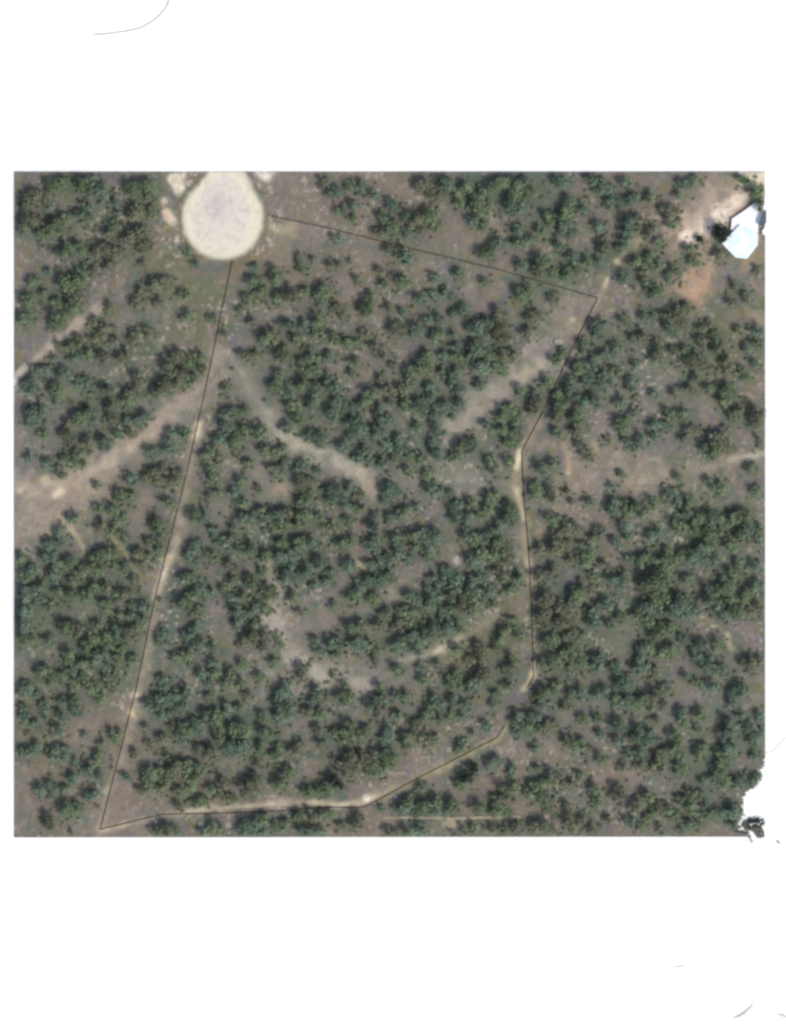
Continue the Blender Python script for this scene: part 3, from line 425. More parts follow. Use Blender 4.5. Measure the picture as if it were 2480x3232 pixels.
def ribbon(name, pts, half, label, lift=.02):
    """a track as its own sheet following the ground"""
    P = [(wx(px * F), wy(py * F)) for px, py in pts]
    Q = []
    for (ax, ay), (bx, by) in zip(P[:-1], P[1:]):
        n = max(1, int(math.hypot(bx - ax, by - ay) / .9))
        for i in range(n): Q.append((ax + (bx - ax) * i / n, ay + (by - ay) * i / n))
    Q.append(P[-1]); Q = np.array(Q)
    for _ in range(6): Q[1:-1] = (Q[:-2] + 2 * Q[1:-1] + Q[2:]) / 4
    T = np.gradient(Q, axis=0); T /= np.linalg.norm(T, axis=1)[:, None]; N = np.stack([-T[:, 1], T[:, 0]], 1)
    K = max(4, int(half * F * M * 2 / .5)); vs = []; fs = []
    xl, xh, yl, yh = wx(PX0) + .05, wx(PX1) - .05, wy(PY1) + .05, wy(PY0) - .05
    for i, (q, n) in enumerate(zip(Q, N)):
        hw = half * F * M * (1 + .25 * (VN[10](i, 3, 7) - .5))
        for j in range(K + 1):
            u = -1 + 2 * j / K
            x, y = q + n * hw * u
            x = min(max(x, xl), xh); y = min(max(y, yl), yh)
            vs.append((x, y, float(relief(x, y)) + lift))
    for i in range(len(Q) - 1):
        for j in range(K):
            a = i * (K + 1) + j
            fs.append((a, a + K + 1, a + K + 2, a + 1))
    o = mesh_obj(name, vs, fs, GROUND); soil_attr(o)
    bm = bmesh.new(); bm.from_mesh(o.data)
    bmesh.ops.recalc_face_normals(bm, faces=bm.faces)
    if bm.faces[:] and sum(f.normal.z for f in bm.faces) < 0: bmesh.ops.reverse_faces(bm, faces=bm.faces)
    bm.to_mesh(o.data); bm.free()
    tag(o, label, None, None, 'structure'); return o
for i, (nm, key, half, label) in enumerate([
  ('dirt_track','north_east',9,'pale dirt track coming down to the sharp corner of the dark line'),
  ('dirt_track','east',9,'narrow sandy track beside the east leg of the dark line'),
  ('dirt_track','east_low',7,'short sandy bend at the low corner of the east leg'),
  ('dirt_track','south_east',9,'yellowish dirt track along the slanting south-east leg of the line'),
  ('dirt_track','south',10,'sandy track along the bottom leg of the dark line'),
  ('dirt_road','west_wide',34,'wide sandy road slanting to the west edge of the woods'),
  ('dirt_track','west',11,'long sandy track beside the west leg of the dark line'),
  ('footpath','winding',20,'winding pale path through the middle of the woods'),
  ('clearing','clearing',28,'long bare brown clearing slanting through the north-east trees'),
  ('footpath','scrub',13,'faint pale path through thin scrub in the south'),
  ('footpath','streak',7,'short curved sand streak south of the thick trees'),
  ('dirt_track','east_edge',17,'broad faint track running in from the east edge'),
  ('dirt_track','corner',10,'track with a bright sandy end at the west edge'),
  ('footpath','fork',6,'short bright sand streak below the wide sandy road'),
  ('footpath','fork_low',5,'faint yellowish streak west of the long track'),
  ('dirt_track','bottom',5,'thin straight sand streak near the bottom edge'),
  ('driveway','drive',14,'pinkish dirt driveway leading to the white house')]):
    ribbon(nm, TRACKS[key], half, label, .02 + .004 * i)

# turning circle: polar sheet with its neck
vs, fs = [], []
NA, NR = 120, 44
for j in range(NR + 1):
    for i in range(NA):
        a = 2 * math.pi * i / NA; lo, hi = 0.0, 140.0
        for _ in range(22):
            mid = (lo + hi) / 2
            if cul_dist(np.array(CUL[0] + math.cos(a) * mid), np.array(CUL[1] + math.sin(a) * mid)) < 5: lo = mid
            else: hi = mid
        rr = lo * j / NR
        px, py = (CUL[0] + math.cos(a) * rr) * F, max((CUL[1] + math.sin(a) * rr) * F, PY0 + 1)
        x, y = wx(px), wy(py); vs.append((x, y, float(relief(x, y)) + .11))
for j in range(NR):
    for i in range(NA):
        a, b = j * NA + i, j * NA + (i + 1) % NA
        fs.append((a, a + NA, b + NA, b)[::-1])
o = mesh_obj('cul_de_sac', vs, fs, GRAVEL); soil_attr(o)
tag(o, 'pale gravel turning circle with a short neck at the top of the woods', None, None, 'structure')

# ------------------------------------------------------------------ trees
KINDS3 = ('blue-green', 'mid-green', 'olive', 'very dark')
DARK = [(1545, 498), (1484, 502), (392, 669), (735, 1610), (1000, 1650), (712, 1660)]
def kind_of(x, y):
    if min(math.hypot((x / M + 1240) / F - a, (1616 - y / M) / F - b) for a, b in DARK) < 17: return 3
    v = float(VN[3](x + 700, y + 700, 17)) * .6 + float(VN[5](x + 700, y + 700, 5)) * .55
    return 0 if v < .50 else (1 if v < .70 else 2)
def leaf_mat(name, c1, c2):
    k = Nodes(name)
    geo = k.n('ShaderNodeNewGeometry'); oi = k.n('ShaderNodeObjectInfo')
    a = k.mix(geo.outputs['Random Per Island'], c1, c2)
    n = k.maprange(k.noise(.33, 2, .5, geo.outputs['Position']), .3, .7, .78, 1.22)
    o_ = k.maprange(oi.outputs['Random'], 0, 1, .82, 1.18)
    m = k.n('ShaderNodeMath', operation='MULTIPLY'); k.l(n, m.inputs[0]); k.l(o_, m.inputs[1])
    cc = k.n('ShaderNodeCombineColor')
    for i in range(3): k.l(m.outputs[0], cc.inputs[i])
    c = k.mix(1.0, a, cc.outputs[0], 'MULTIPLY')
    k.l(c, k.b.inputs['Base Color'])
    tr = k.n('ShaderNodeBsdfTranslucent'); k.l(c, tr.inputs[0])
    ms = k.n('ShaderNodeMixShader'); ms.inputs[0].default_value = .42
    k.l(k.b.outputs[0], ms.inputs[1]); k.l(tr.outputs[0], ms.inputs[2])
    k.l(ms.outputs[0], k.t.nodes['Material Output'].inputs['Surface'])
    return k.m
LEAF = [leaf_mat('blue_green_needles', alb(112, 134, 112), alb(142, 158, 136)),
        leaf_mat('mid_green_leaves', alb(115, 136, 103), alb(148, 160, 128)),
        leaf_mat('olive_leaves', alb(122, 128, 102), alb(150, 152, 128)),
        leaf_mat('very_dark_needles', alb(44, 54, 48), alb(72, 82, 70))]
k = Nodes('bark')
k.l(k.mix(k.noise(3.0, 4, .6), (.10, .075, .055), (.19, .15, .115)), k.b.inputs['Base Color'])
BARK = k.m

def crown_geo(seed, nleaf, nu=7, nv=4, few=None):
    """unit crown: a ragged cloud of leaf clumps round a few boughs, centre at the origin"""
    rg = np.random.default_rng(seed)
    nl = few or rg.integers(5, 9)
    lob = rg.normal(0, .30, (nl, 3)); lob[:, 2] *= .7
    lob[0] = (0, 0, .12); rad = rg.uniform(.40, .62, nl); rad[0] = .74
    V, Fc = [], []
    # inner boughs of foliage: small lumpy bodies
    for (c, r) in zip(lob, rad):
        base = len(V)
        for j in range(nv + 1):
            th = math.pi * j / nv
            for i in range(nu):
                ph = 2 * math.pi * (i + .5 * (j % 2)) / nu
                q = r * .56 * rg.uniform(.75, 1.15)
                V.append((c[0] + q * math.sin(th) * math.cos(ph), c[1] + q * math.sin(th) * math.sin(ph), c[2] + q * .9 * math.cos(th)))
        for j in range(nv):
            for i in range(nu):
                a, b = base + j * nu + i, base + j * nu + (i + 1) % nu
                Fc.append((a, a + nu, b + nu, b))
    for _ in range(nleaf):
        i = rg.integers(nl)
        d = rg.normal(0, 1, 3); d /= np.linalg.norm(d)
        if d[2] < -.35: d[2] *= -1
        c = lob[i] + d * rad[i] * rg.uniform(.60, 1.16) * np.array((1, 1, .9))
        n = d + rg.normal(0, .30, 3) + np.array((0, 0, .12)); n /= np.linalg.norm(n)
        t = np.cross(n, rg.normal(0, 1, 3)); t /= np.linalg.norm(t); b = np.cross(n, t)
        s = rg.uniform(.05, .115); base = len(V)
        for u, v in ((-1, -.7), (.8, -1), (1.1, .6), (-.5, 1)):
            V.append(tuple(c + t * s * u * rg.uniform(.7, 1.2) + b * s * v * rg.uniform(.7, 1.2)))
        Fc.append((base, base + 1, base + 2, base + 3))
    V = np.array(V); V[:, :2] /= max(1e-6, np.percentile(np.hypot(V[:, 0], V[:, 1]), 96))
    return V, Fc
NVAR = 10
GEO = [crown_geo(100 + i, 330) for i in range(NVAR)]
GEO_S = [crown_geo(200 + i, 120, 6, 3) for i in range(NVAR)]
CROWN_ME = []
for i, (V, Fc) in enumerate(GEO):
    me = bpy.data.meshes.new('crown'); me.from_pydata([tuple(v) for v in V], [], Fc); me.update()
    me.materials.append(LEAF[0]); CROWN_ME.append(me)
def trunk_mesh():
    bm = bmesh.new()
    def limb(p, q, r0, r1, n=6):
        p, q = Vector(p), Vector(q); ax = (q - p).normalized(); t = ax.orthogonal().normalized(); b = ax.cross(t)
        ring = []
        for c, r in ((p, r0), (p.lerp(q, .5) + t * r0 * .3, (r0 + r1) / 2), (q, r1)):
            ring.append([bm.verts.new(c + (t * math.cos(2 * math.pi * i / n) + b * math.sin(2 * math.pi * i / n)) * r) for i in range(n)])
        for A_, B_ in zip(ring[:-1], ring[1:]):
            for i in range(n): bm.faces.new((A_[i], A_[(i + 1) % n], B_[(i + 1) % n], B_[i]))
    limb((0, 0, -.12), (.03, .02, 1.15), .085, .04)
    for i in range(4):
        a = i * 1.7 + .4
        limb((.01, .01, .55 + .12 * i), (math.cos(a) * .5, math.sin(a) * .5, 1.05 + .1 * i), .035, .012, 5)
    me = bpy.data.meshes.new('trunk'); bm.to_mesh(me); bm.free(); me.materials.append(BARK); return me
TRUNK_ME = trunk_mesh()
CZ = 1.18                                   # height of the crown's centre, in crown radii

def near_edge(x, y, r):
    h = 2.2 * r
    return x + DXS * h - r * 1.4 < XL + .6 or x + r * 1.8 > XH - .6 or y + DYS * h + r * 1.4 > YH - .6 or y - r * 1.8 < YL + .6
def cut_faces(P, Fc):
    """keep what neither overhangs the ground's cut edge nor throws its shade past it"""
    G0 = .25
    sxp = P[:, 0] + DXS * P[:, 2]; syp = P[:, 1] + DYS * P[:, 2]
    ok = (P[:, 0] < XH - .6) & (P[:, 0] > XL + .6) & (P[:, 1] > YL + .6) & (P[:, 1] < YH - .6) & (sxp > XL - G0) & (syp < YH + G0)
    return [f for f in Fc if all(ok[i] for i in f)]
def compact(P, Fc):
    if not Fc: return None, None
    used = sorted({i for f in Fc for i in f}); mp = {u: i for i, u in enumerate(used)}
    return P[used], [tuple(mp[i] for i in f) for f in Fc]

# the 300 that show largest stand on their own
trees.sort(key=lambda t: (-round(t[2], 3), (t[0] * 7.3 + t[1] * 3.1) % 1.0))
big, small = [], []
for t in trees:
    (big if len(big) < 300 and XL + 3 < t[0] < XH - 1 and YL + 1 < t[1] < YH - 3 else small).append(t)
LAND = [((481,467),'the pale gravel turning circle'),((1585,480),'the white house'),((1277,637),'the sharp corner of the dark line'),
 ((1113,962),'the upper bend of the east leg'),((1140,1447),'the lower bend of the east leg'),((1065,1577),'the bend on the south-east track'),
 ((787,1704),'the white spot on the south track'),((215,1774),'the lowest corner of the dark line'),((468,772),'the fork of the sandy tracks'),
 ((1060,850),'the long bare clearing'),((690,970),'the winding pale path'),((1192,730),'the pale boulder'),((1480,610),'the orange soil patch'),
 ((125,1050),'the brightest stretch of sandy road'),((40,805),'the bright track end'),((925,1395),'the curved sand streak'),
 ((590,1330),'the pale patch in the scrub'),((290,1500),'the sandy pad on the west track'),((1590,975),'the broad east edge track'),
 ((1212,990),'the bright dry wash'),((1590,1640),'the torn paper corner'),((970,1752),'the thin bottom streak'),((1320,1370),'the bare brown slope'),
 ((1437,1096),'the small white soil spot'),((160,1140),'the short bright sand streak'),((770,1215),'the bare sand in mid-forest'),
 ((1552,1370),'the upright sand streak'),((357,1203),'the sandy bulge on the west track'),((1135,1605),'the pinkish bare patch'),
 ((740,1450),'the grey clearing'),((700,430),'the open brown field'),((980,1195),'the small pink soil spot'),((390,1740),'the west end of the south track'),
 ((860,525),'the yellow grass spot on the line'),((90,1700),'the empty brown ground'),((600,1045),'the tan opening among trees'),((1280,1490),'the quiet grey opening')]
DIRS = ['east','north-east','north','north-west','west','south-west','south','south-east']
ORD = ['nearest','second','third','fourth','fifth','sixth','seventh','eighth','ninth','tenth','eleventh','twelfth']
rs = sorted(t[2] for t in big); r_hi, r_lo = rs[int(len(rs) * .8)], rs[int(len(rs) * .4)]
info = []
for x, y, r in big:
    fx, fy = (x / M + 1240) / F, (1616 - y / M) / F
    (lx, ly), nm = min(LAND, key=lambda L_: math.hypot(fx - L_[0][0], fy - L_[0][1]))
    d = math.hypot(fx - lx, fy - ly); k_ = int(round(math.atan2(ly - fy, fx - lx) / (math.pi / 4))) % 8
    info.append([nm, DIRS[k_], kind_of(x, y), d])
groups = {}
for i, q in enumerate(info): groups.setdefault((q[0], q[1], q[2]), []).append(i)
LABEL = {}
for (nm, dr, kd), idx in groups.items():
    idx.sort(key=lambda i: info[i][3])
    for j, i in enumerate(idx):
        sz = 'broad' if big[i][2] >= r_hi else 'rounded'
        if len(idx) == 1: LABEL[i] = '%s %s tree standing %s of %s' % (sz, KINDS3[kd], dr, nm)
        else: LABEL[i] = '%s %s tree, %s out to the %s of %s' % (sz, KINDS3[kd], ORD[min(j, 11)], dr, nm)
for i, (x, y, r) in enumerate(big):
    z = float(relief(x, y)) - .02
    rg = random.Random(i * 31 + 5)
    t = empty('tree', (x, y, z)); tag(t, LABEL[i], 'tree', 'trees scattered over the scrubby ground')
    kd = info[i][2]; hz = r * rg.uniform(.86, 1.12); rot = rg.uniform(0, 6.28); var = rg.randrange(NVAR)
    tk = bpy.data.objects.new('trunk', TRUNK_ME); COL.objects.link(tk); tk.parent = t; tk.scale = (r, r, r); tk.rotation_euler = (0, 0, rot)
    if near_edge(x, y, r):
        V, Fc = GEO[var]; c, s = math.cos(rot), math.sin(rot)
        P = np.stack([(V[:, 0] * c - V[:, 1] * s) * r + x, (V[:, 0] * s + V[:, 1] * c) * r + y, V[:, 2] * hz + CZ * r + z], 1)
        P2, F2 = compact(P, cut_faces(P, Fc))
        if P2 is None: continue
        cr = mesh_obj('crown', P2 - np.array((x, y, z)), F2, LEAF[kd], t)
    else:
        cr = bpy.data.objects.new('crown', CROWN_ME[var]); COL.objects.link(cr); cr.parent = t
        cr.location = (0, 0, CZ * r); cr.scale = (r * rg.uniform(.92, 1.08), r * rg.uniform(.92, 1.08), hz); cr.rotation_euler = (0, 0, rot)
        cr.material_slots[0].link = 'OBJECT'; cr.material_slots[0].material = LEAF[kd]
# all the smaller ones: one wood
PV, PF, PM = [], [], []; off = 0
for i, (x, y, r) in enumerate(small):
    rg = random.Random(i * 17 + 3); V, Fc = GEO_S[rg.randrange(NVAR)]; rot = rg.uniform(0, 6.28); c, s = math.cos(rot), math.sin(rot)
    z = float(relief(x, y)); hz = r * rg.uniform(.85, 1.1); ax = rg.uniform(.9, 1.1)
    P = np.stack([(V[:, 0] * c * ax - V[:, 1] * s) * r + x, (V[:, 0] * s * ax + V[:, 1] * c) * r + y, V[:, 2] * hz + CZ * r * .95 + z], 1)
    if near_edge(x, y, r):
        P, Fc = compact(P, cut_faces(P, Fc))
        if P is None: continue
    PV.append(P); PF.extend([tuple(q + off for q in f) for f in Fc]); PM.extend([kind_of(x, y)] * len(Fc)); off += len(P)
wood = mesh_obj('scrub_woodland', np.concatenate(PV), PF, None)
for m_ in LEAF: wood.data.materials.append(m_)
wood.data.polygons.foreach_set('material_index', PM)
tag(wood, 'the many smaller bushes and trees filling in between the bigger crowns', None, None, 'stuff')
print('trees', len(big), len(small), off)
GEO_T = [crown_geo(300 + i, 26, 5, 3, 3) for i in range(8)]
PV, PF, PM = [], [], []; off = 0; nb = 0
rg = random.Random(99)
while nb < 9500:
    x, y = rg.uniform(XL + 1.5, XH - .8), rg.uniform(YL + .8, YH - 1.5)
    fx, fy = (x / M + 1240) / F, (1616 - y / M) / F
    q = float(VN[4](fx + 33, fy, 24)) * .7 + float(VN[9](fx, fy + 77, 70)) * .5 + .40 * min(1, float(cover(x, y)))
    cv = min(1, float(cover(x, y)))
    if rg.random() > max(0, (q - .42) * 2.2 if cv > .22 else 0): continue
    r = .3 + (.6 + .75 * cv) * rg.random() ** 1.7
    if float(cul_dist(np.array(fx), np.array(fy))) < 9 or in_poly(np.array(x / M + 1240 + 8), np.array(1616 - y / M), TORN): continue
    if any(nearest_on((x, y), P)[0] < h * .8 + r * .7 for P, h in CLEAR): continue
    if 1535 < fx and 415 < fy < 560: continue
    V, Fc = GEO_T[rg.randrange(8)]; rot = rg.uniform(0, 6.28); c, s_ = math.cos(rot), math.sin(rot)
    P = np.stack([(V[:, 0] * c - V[:, 1] * s_) * r + x, (V[:, 0] * s_ + V[:, 1] * c) * r + y, V[:, 2] * r * .8 + r * .6 + float(relief(x, y))], 1)
    if near_edge(x, y, r):
        P, Fc = compact(P, cut_faces(P, Fc))
        if P is None: continue
    PV.append(P); PF.extend([tuple(q_ + off for q_ in f) for f in Fc]); PM.extend([rg.choice((0, 1, 1, 2, 2))] * len(Fc)); off += len(P); nb += 1
bush = mesh_obj('undergrowth', np.concatenate(PV), PF, None)
for m_ in LEAF: bush.data.materials.append(m_)
bush.data.polygons.foreach_set('material_index', PM)
tag(bush, 'low scrub and tufts dotted over the ground between the trees', None, None, 'stuff')

# ------------------------------------------------------------------ the dark boundary line
k = Nodes('dark_line'); k.l(k.mix(k.noise(1.2, 2), alb(52, 48, 36), alb(78, 72, 54)), k.b.inputs['Base Color']); LINEM = k.m
vs, fs = [], []
for Q in LINEW:
    D = []
    for (ax, ay), (bx, by) in zip(Q[:-1], Q[1:]):
        n = max(1, int(math.hypot(bx - ax, by - ay) / 1.0))
        for i in range(n): D.append((ax + (bx - ax) * i / n, ay + (by - ay) * i / n))
    D.append(Q[-1]); D = np.array(D)
    T = np.gradient(D, axis=0); T /= np.linalg.norm(T, axis=1)[:, None]
    for i, (q, t) in enumerate(zip(D, T)):
        hw = .17; z = float(relief(*q)) + .16
        n = np.array((-t[1], t[0]))
        for sgn, dz in ((1, 0), (1, .1), (-1, .1), (-1, 0)):
            p = q + n * hw * sgn; vs.append((p[0], p[1], z + dz))
    b0 = len(vs) - 4 * len(D)
    for i in range(len(D) - 1):
        a = b0 + i * 4
        for j in range(4): fs.append((a + j, a + (j + 1) % 4, a + 4 + (j + 1) % 4, a + 4 + j))
o = mesh_obj('boundary_line', vs, fs, LINEM)
tag(o, 'thin dark line outlining a plot from the gravel circle through the woods', 'boundary line')

# ------------------------------------------------------------------ white house at the east edge
def flat_mat(name, c1, c2, scale=.6, rough=.7):
    k = Nodes(name); geo = k.n('ShaderNodeNewGeometry')
    k.l(k.mix(k.maprange(k.noise(scale, 3, .6, geo.outputs['Position']), .3, .7, 0, 1), c1, c2), k.b.inputs['Base Color']); k.b.inputs['Roughness'].default_value = rough
    return k.m
ROOFW = flat_mat('white_metal_roof', (.84, .84, .83), (.88, .88, .87)); ROOFB = flat_mat('pale_blue_roof', (.58, .76, .81), (.86, .87, .85), .17)
WALLM = flat_mat('white_wall', (.72, .70, .66), (.80, .79, .75)); SLATE = flat_mat('blue_grey_roof', alb(70, 86, 96), alb(96, 108, 112), .8)
GLASS = flat_mat('window_glass', (.05, .07, .09), (.08, .10, .12), 1, .1); DOORM = flat_mat('brown_door', (.16, .10, .07), (.22, .14, .10), 2)
def prism(name, pts, z0, z1, mat, parent, org):
    n = len(pts); V = [(x - org[0], y - org[1], z - org[2]) for z in (z0, z1) for x, y in pts]
    Fs = [tuple(range(n))[::-1], tuple(range(n, 2 * n))] + [(i, (i + 1) % n, n + (i + 1) % n, n + i) for i in range(n)]
    o = mesh_obj(name, V, Fs, mat, parent)
    bm = bmesh.new(); bm.from_mesh(o.data); bmesh.ops.recalc_face_normals(bm, faces=bm.faces); bm.to_mesh(o.data); bm.free()
    return o
def slab(name, P, th, mat, parent, org):
    n = len(P); V = [(x - org[0], y - org[1], z - org[2] - dz) for dz in (0, th) for x, y, z in P]
    Fs = [tuple(range(n)), tuple(range(n, 2 * n))[::-1]] + [(i, (i + 1) % n, n + (i + 1) % n, n + i) for i in range(n)]
    o = mesh_obj(name, V, Fs, mat, parent)
    bm = bmesh.new(); bm.from_mesh(o.data); bmesh.ops.recalc_face_normals(bm, faces=bm.faces); bm.to_mesh(o.data); bm.free()
    return o
def pp(px, py, z): return (wx(px), wy(py), z)
HZ = .40
org = (wx(2340), wy(745), HZ)
house = empty('house', org); tag(house, 'white roofed L-shaped house with a pale blue hipped wing at the east edge', 'house')
Bq = [(2274,770),(2318,815),(2354,818),(2387,776),(2389,742),(2330,712)]
def inset(P, f):
    cxx = sum(p[0] for p in P) / len(P); cyy = sum(p[1] for p in P) / len(P)
    return [(cxx + (p[0] - cxx) * f, cyy + (p[1] - cyy) * f) for p in P]
prism('wall', [(wx(a), wy(b)) for a, b in inset(Bq, .93)], HZ - .3, HZ + 2.9, WALLM, house, org)
top = (2333, 772)
for i in range(len(Bq)):
    a, b = Bq[i], Bq[(i + 1) % len(Bq)]
    rp = slab('roof_slope', [pp(*a, HZ + 2.95), pp(*b, HZ + 2.95), pp(*top, HZ + 3.35)], .12, ROOFB, house, org)
Aq = [(2303,726),(2307,692),(2337,672),(2381,640),(2413,619),(2413,656),(2390,712),(2388,738),(2340,742)]
prism('wall', [(wx(a), wy(b)) for a, b in inset(Aq, .93)], HZ - .3, HZ + 1.7, WALLM, house, org)
ridge = [(2330,716),(2413,640)]
slab('roof_slope', [pp(2303,726,HZ+1.75), pp(2330,716,HZ+1.95), pp(2413,640,HZ+1.95), pp(2413,619,HZ+1.75), pp(2381,640,HZ+1.75), pp(2337,672,HZ+1.75), pp(2307,692,HZ+1.75)], .12, ROOFW, house, org)
slab('roof_slope', [pp(2303,726,HZ+1.77), pp(2340,742,HZ+1.77), pp(2388,738,HZ+1.77), pp(2390,712,HZ+1.77), pp(2413,656,HZ+1.77), pp(2413,640,HZ+1.97), pp(2330,716,HZ+1.97)], .12, ROOFW, house, org)
for a, b, t0, nm, mt, z0, z1, hw in ((Bq[0], Bq[1], .3, 'window', GLASS, 1.0, 2.1, .6), (Bq[0], Bq[1], .7, 'window', GLASS, 1.0, 2.1, .6), (Bq[1], Bq[2], .5, 'door', DOORM, .05, 2.1, .5)):
    A2, B2 = [(wx(p[0]), wy(p[1])) for p in inset(Bq, .938)][Bq.index(a)], [(wx(p[0]), wy(p[1])) for p in inset(Bq, .938)][Bq.index(b)]
    L_ = math.hypot(B2[0] - A2[0], B2[1] - A2[1]); u = ((B2[0] - A2[0]) / L_, (B2[1] - A2[1]) / L_); m_ = (A2[0] + u[0] * L_ * t0, A2[1] + u[1] * L_ * t0); n_ = (u[1], -u[0])
    c4 = [(m_[0] + u[0] * s * hw + n_[0] * e, m_[1] + u[1] * s * hw + n_[1] * e) for s, e in ((-1, -.05), (1, -.05), (1, .04), (-1, .04))]
    prism(nm, c4, HZ + z0, HZ + z1, mt, house, org)
org = (wx(2405), wy(690), HZ)
shed = empty('shed', org); tag(shed, 'narrow shed with a dark blue-grey roof beside the white house', 'shed')
Sq = [(2413,663),(2394,704),(2393,716),(2401,720),(2413,706)]
prism('wall', [(wx(a), wy(b)) for a, b in inset(Sq, .9)], HZ - .3, HZ + 4.6, WALLM, shed, org)
slab('roof', [pp(a, b, HZ + 4.8 + (.5 if i == 0 else 0)) for i, (a, b) in enumerate(Sq)], .12, SLATE, shed, org)
b2 = [(2402,728),(2413,716),(2413,742),(2404,740)]
org = (wx(2409), wy(732), HZ)
lean = empty('water_tank', org); tag(lean, 'small white flat-topped tank cut by the east edge below the dark shed', 'tank')
prism('body', [(wx(a), wy(b)) for a, b in b2], HZ - .3, HZ + 1.6, WALLM, lean, org)
prism('lid', [(wx(a), wy(b)) for a, b in inset(b2, .8)], HZ + 1.6, HZ + 1.75, ROOFW, lean, org)

# pale boulder beside the north-east track
bm = bmesh.new(); bmesh.ops.create_icosphere(bm, subdivisions=3, radius=1.0)
for v in bm.verts:
    n = float(VN[6](v.co.x * 3 + 40, v.co.y * 3 + v.co.z * 2 + 40, 1.3)); v.co *= .8 + .45 * n
    v.co.z *= .6; v.co.x *= 1.7; v.co.y *= 1.55
me = bpy.data.meshes.new('boulder'); bm.to_mesh(me); bm.free()
me.materials.append(flat_mat('pale_stone', alb(148, 146, 132), alb(186, 182, 168), 1.4))
bo = bpy.data.objects.new('boulder', me); COL.objects.link(bo); bo.location = (wx(1193 * F), wy(731 * F), .75)
tag(bo, 'pale grey boulder in scrub west of the north-east track', 'boulder')

# ------------------------------------------------------------------ marks and torn bits lying on the white sheet
k = Nodes('ink'); k.b.inputs['Base Color'].default_value = (.03, .03, .03, 1); INK = k.m
HAIRM = flat_mat('hair', (.05, .045, .04), (.30, .28, .24), .05); GREYP = flat_mat('pencil', alb(165, 165, 168), alb(215, 215, 215), 2.0)
FIBRE = flat_mat('torn_fibre', alb(60, 64, 54), alb(140, 142, 128), 2.2); DARKF = flat_mat('dark_fibre', alb(36, 40, 37), alb(78, 84, 76), 2.0)
PALEP = flat_mat('curled_paper', alb(206, 206, 190), alb(232, 232, 222), .8); WHITEP = flat_mat('torn_paper', (.72, .72, .70), (.86, .86, .85), 1.0)
def strand(bm, P, rad, n=6):
    P = [Vector(p) for p in P]; rings = []
    for i, p in enumerate(P):
        t = (P[min(i + 1, len(P) - 1)] - P[max(i - 1, 0)]).normalized(); u = t.cross(Vector((0, 0, 1)))
        u = u.normalized() if u.length > 1e-6 else Vector((1, 0, 0)); b = u.cross(t)
        rr = rad[i] if hasattr(rad, '__len__') else rad
        rings.append([bm.verts.new(p + (u * math.cos(2 * math.pi * j / n) + b * math.sin(2 * math.pi * j / n)) * rr) for j in range(n)])
    for A_, B_ in zip(rings[:-1], rings[1:]):
        for j in range(n): bm.faces.new((A_[j], A_[(j + 1) % n], B_[(j + 1) % n], B_[j]))
def bm_obj(name, bm, mat, parent=None):
    me = bpy.data.meshes.new(name); bmesh.ops.recalc_face_normals(bm, faces=bm.faces); bm.to_mesh(me); bm.free(); me.materials.append(mat)
    o = bpy.data.objects.new(name, me); COL.objects.link(o); o.parent = parent; return o
def curve(P, n=14):
    P = [np.array(p, float) for p in P]; out = []
    Q = [2 * P[0] - P[1]] + P + [2 * P[-1] - P[-2]]
    for i in range(1, len(Q) - 2):
        for j in range(n):
            t = j / n; a, b, c, d = Q[i - 1], Q[i], Q[i + 1], Q[i + 2]
            out.append(.5 * (2 * b + (c - a) * t + (2 * a - 5 * b + 4 * c - d) * t * t + (3 * b - a - 3 * c + d) * t ** 3))
    return out + [P[-1]]
C_ = curve([(297,109),(330,107),(380,101),(440,89),(470,73),(500,52),(522,25),(531,8),(534,-14)])
bm = bmesh.new(); strand(bm, [(wx(a), wy(b), .12) for a, b in C_], [.13 + .05 * (VN[2](i, 2, 9) - .5) for i in range(len(C_))])
o = bm_obj('hair_strand', bm, HAIRM); tag(o, 'single thin dark hair curving over the blank paper at the top', 'hair')
bm = bmesh.new()
for i in range(9):
    x0 = 2127 + i * 4.0; y0 = 3053 - i * .55; strand(bm, [(wx(x0), wy(y0 + random.uniform(-1, 1)), .1), (wx(x0 + 5), wy(y0 - random.uniform(.5, 3)), .1)], .12)
o = bm_obj('pencil_mark', bm, GREYP); tag(o, 'short grey pencil smudge on the blank paper below the woods', 'pencil mark')
def wedge(name, P, h, mat, label, cat):
    """a small lifted tongue of paper: its lip stands up, its back lies on the sheet"""
    up = curve(P, 8); n = len(up); V = []; Fs = []
    for i, (a, b) in enumerate(up):
        t = math.sin(math.pi * i / (n - 1)); wd_ = 5 + 8 * t
        V += [(wx(a), wy(b), .05), (wx(a + wd_ * .25), wy(b + wd_ * .4), .05 + h * t), (wx(a + wd_ * .7), wy(b + wd_), .04)]
    for i in range(n - 1):
        for j in (0, 1): Fs.append((3 * i + j, 3 * i + 3 + j, 3 * i + 4 + j, 3 * i + 1 + j))
    o = mesh_obj(name, V, Fs, mat); tag(o, label, cat); return o
wedge('paper_curl', [(2310,3211),(2330,3202),(2350,3188),(2374,3167)], .5, PALEP, 'lifted curl of paper near the bottom corner of the sheet', 'paper curl')
wedge('paper_curl', [(2452,3200),(2466,3199),(2486,3210)], .4, PALEP, 'small curl of paper cut by the right edge of the sheet', 'paper curl')
bm = bmesh.new()
for q in ([(2415,2377),(2430,2374),(2448,2361),(2460,2345),(2472,2334),(2484,2327)],):
    C_ = curve(q, 8); strand(bm, [(wx(a), wy(b + random.uniform(-.8, .8)), .08) for a, b in C_], .16)
o = bm_obj('paper_crease', bm, PALEP); tag(o, 'faint wavy crease in the paper running out from the tear', 'crease')
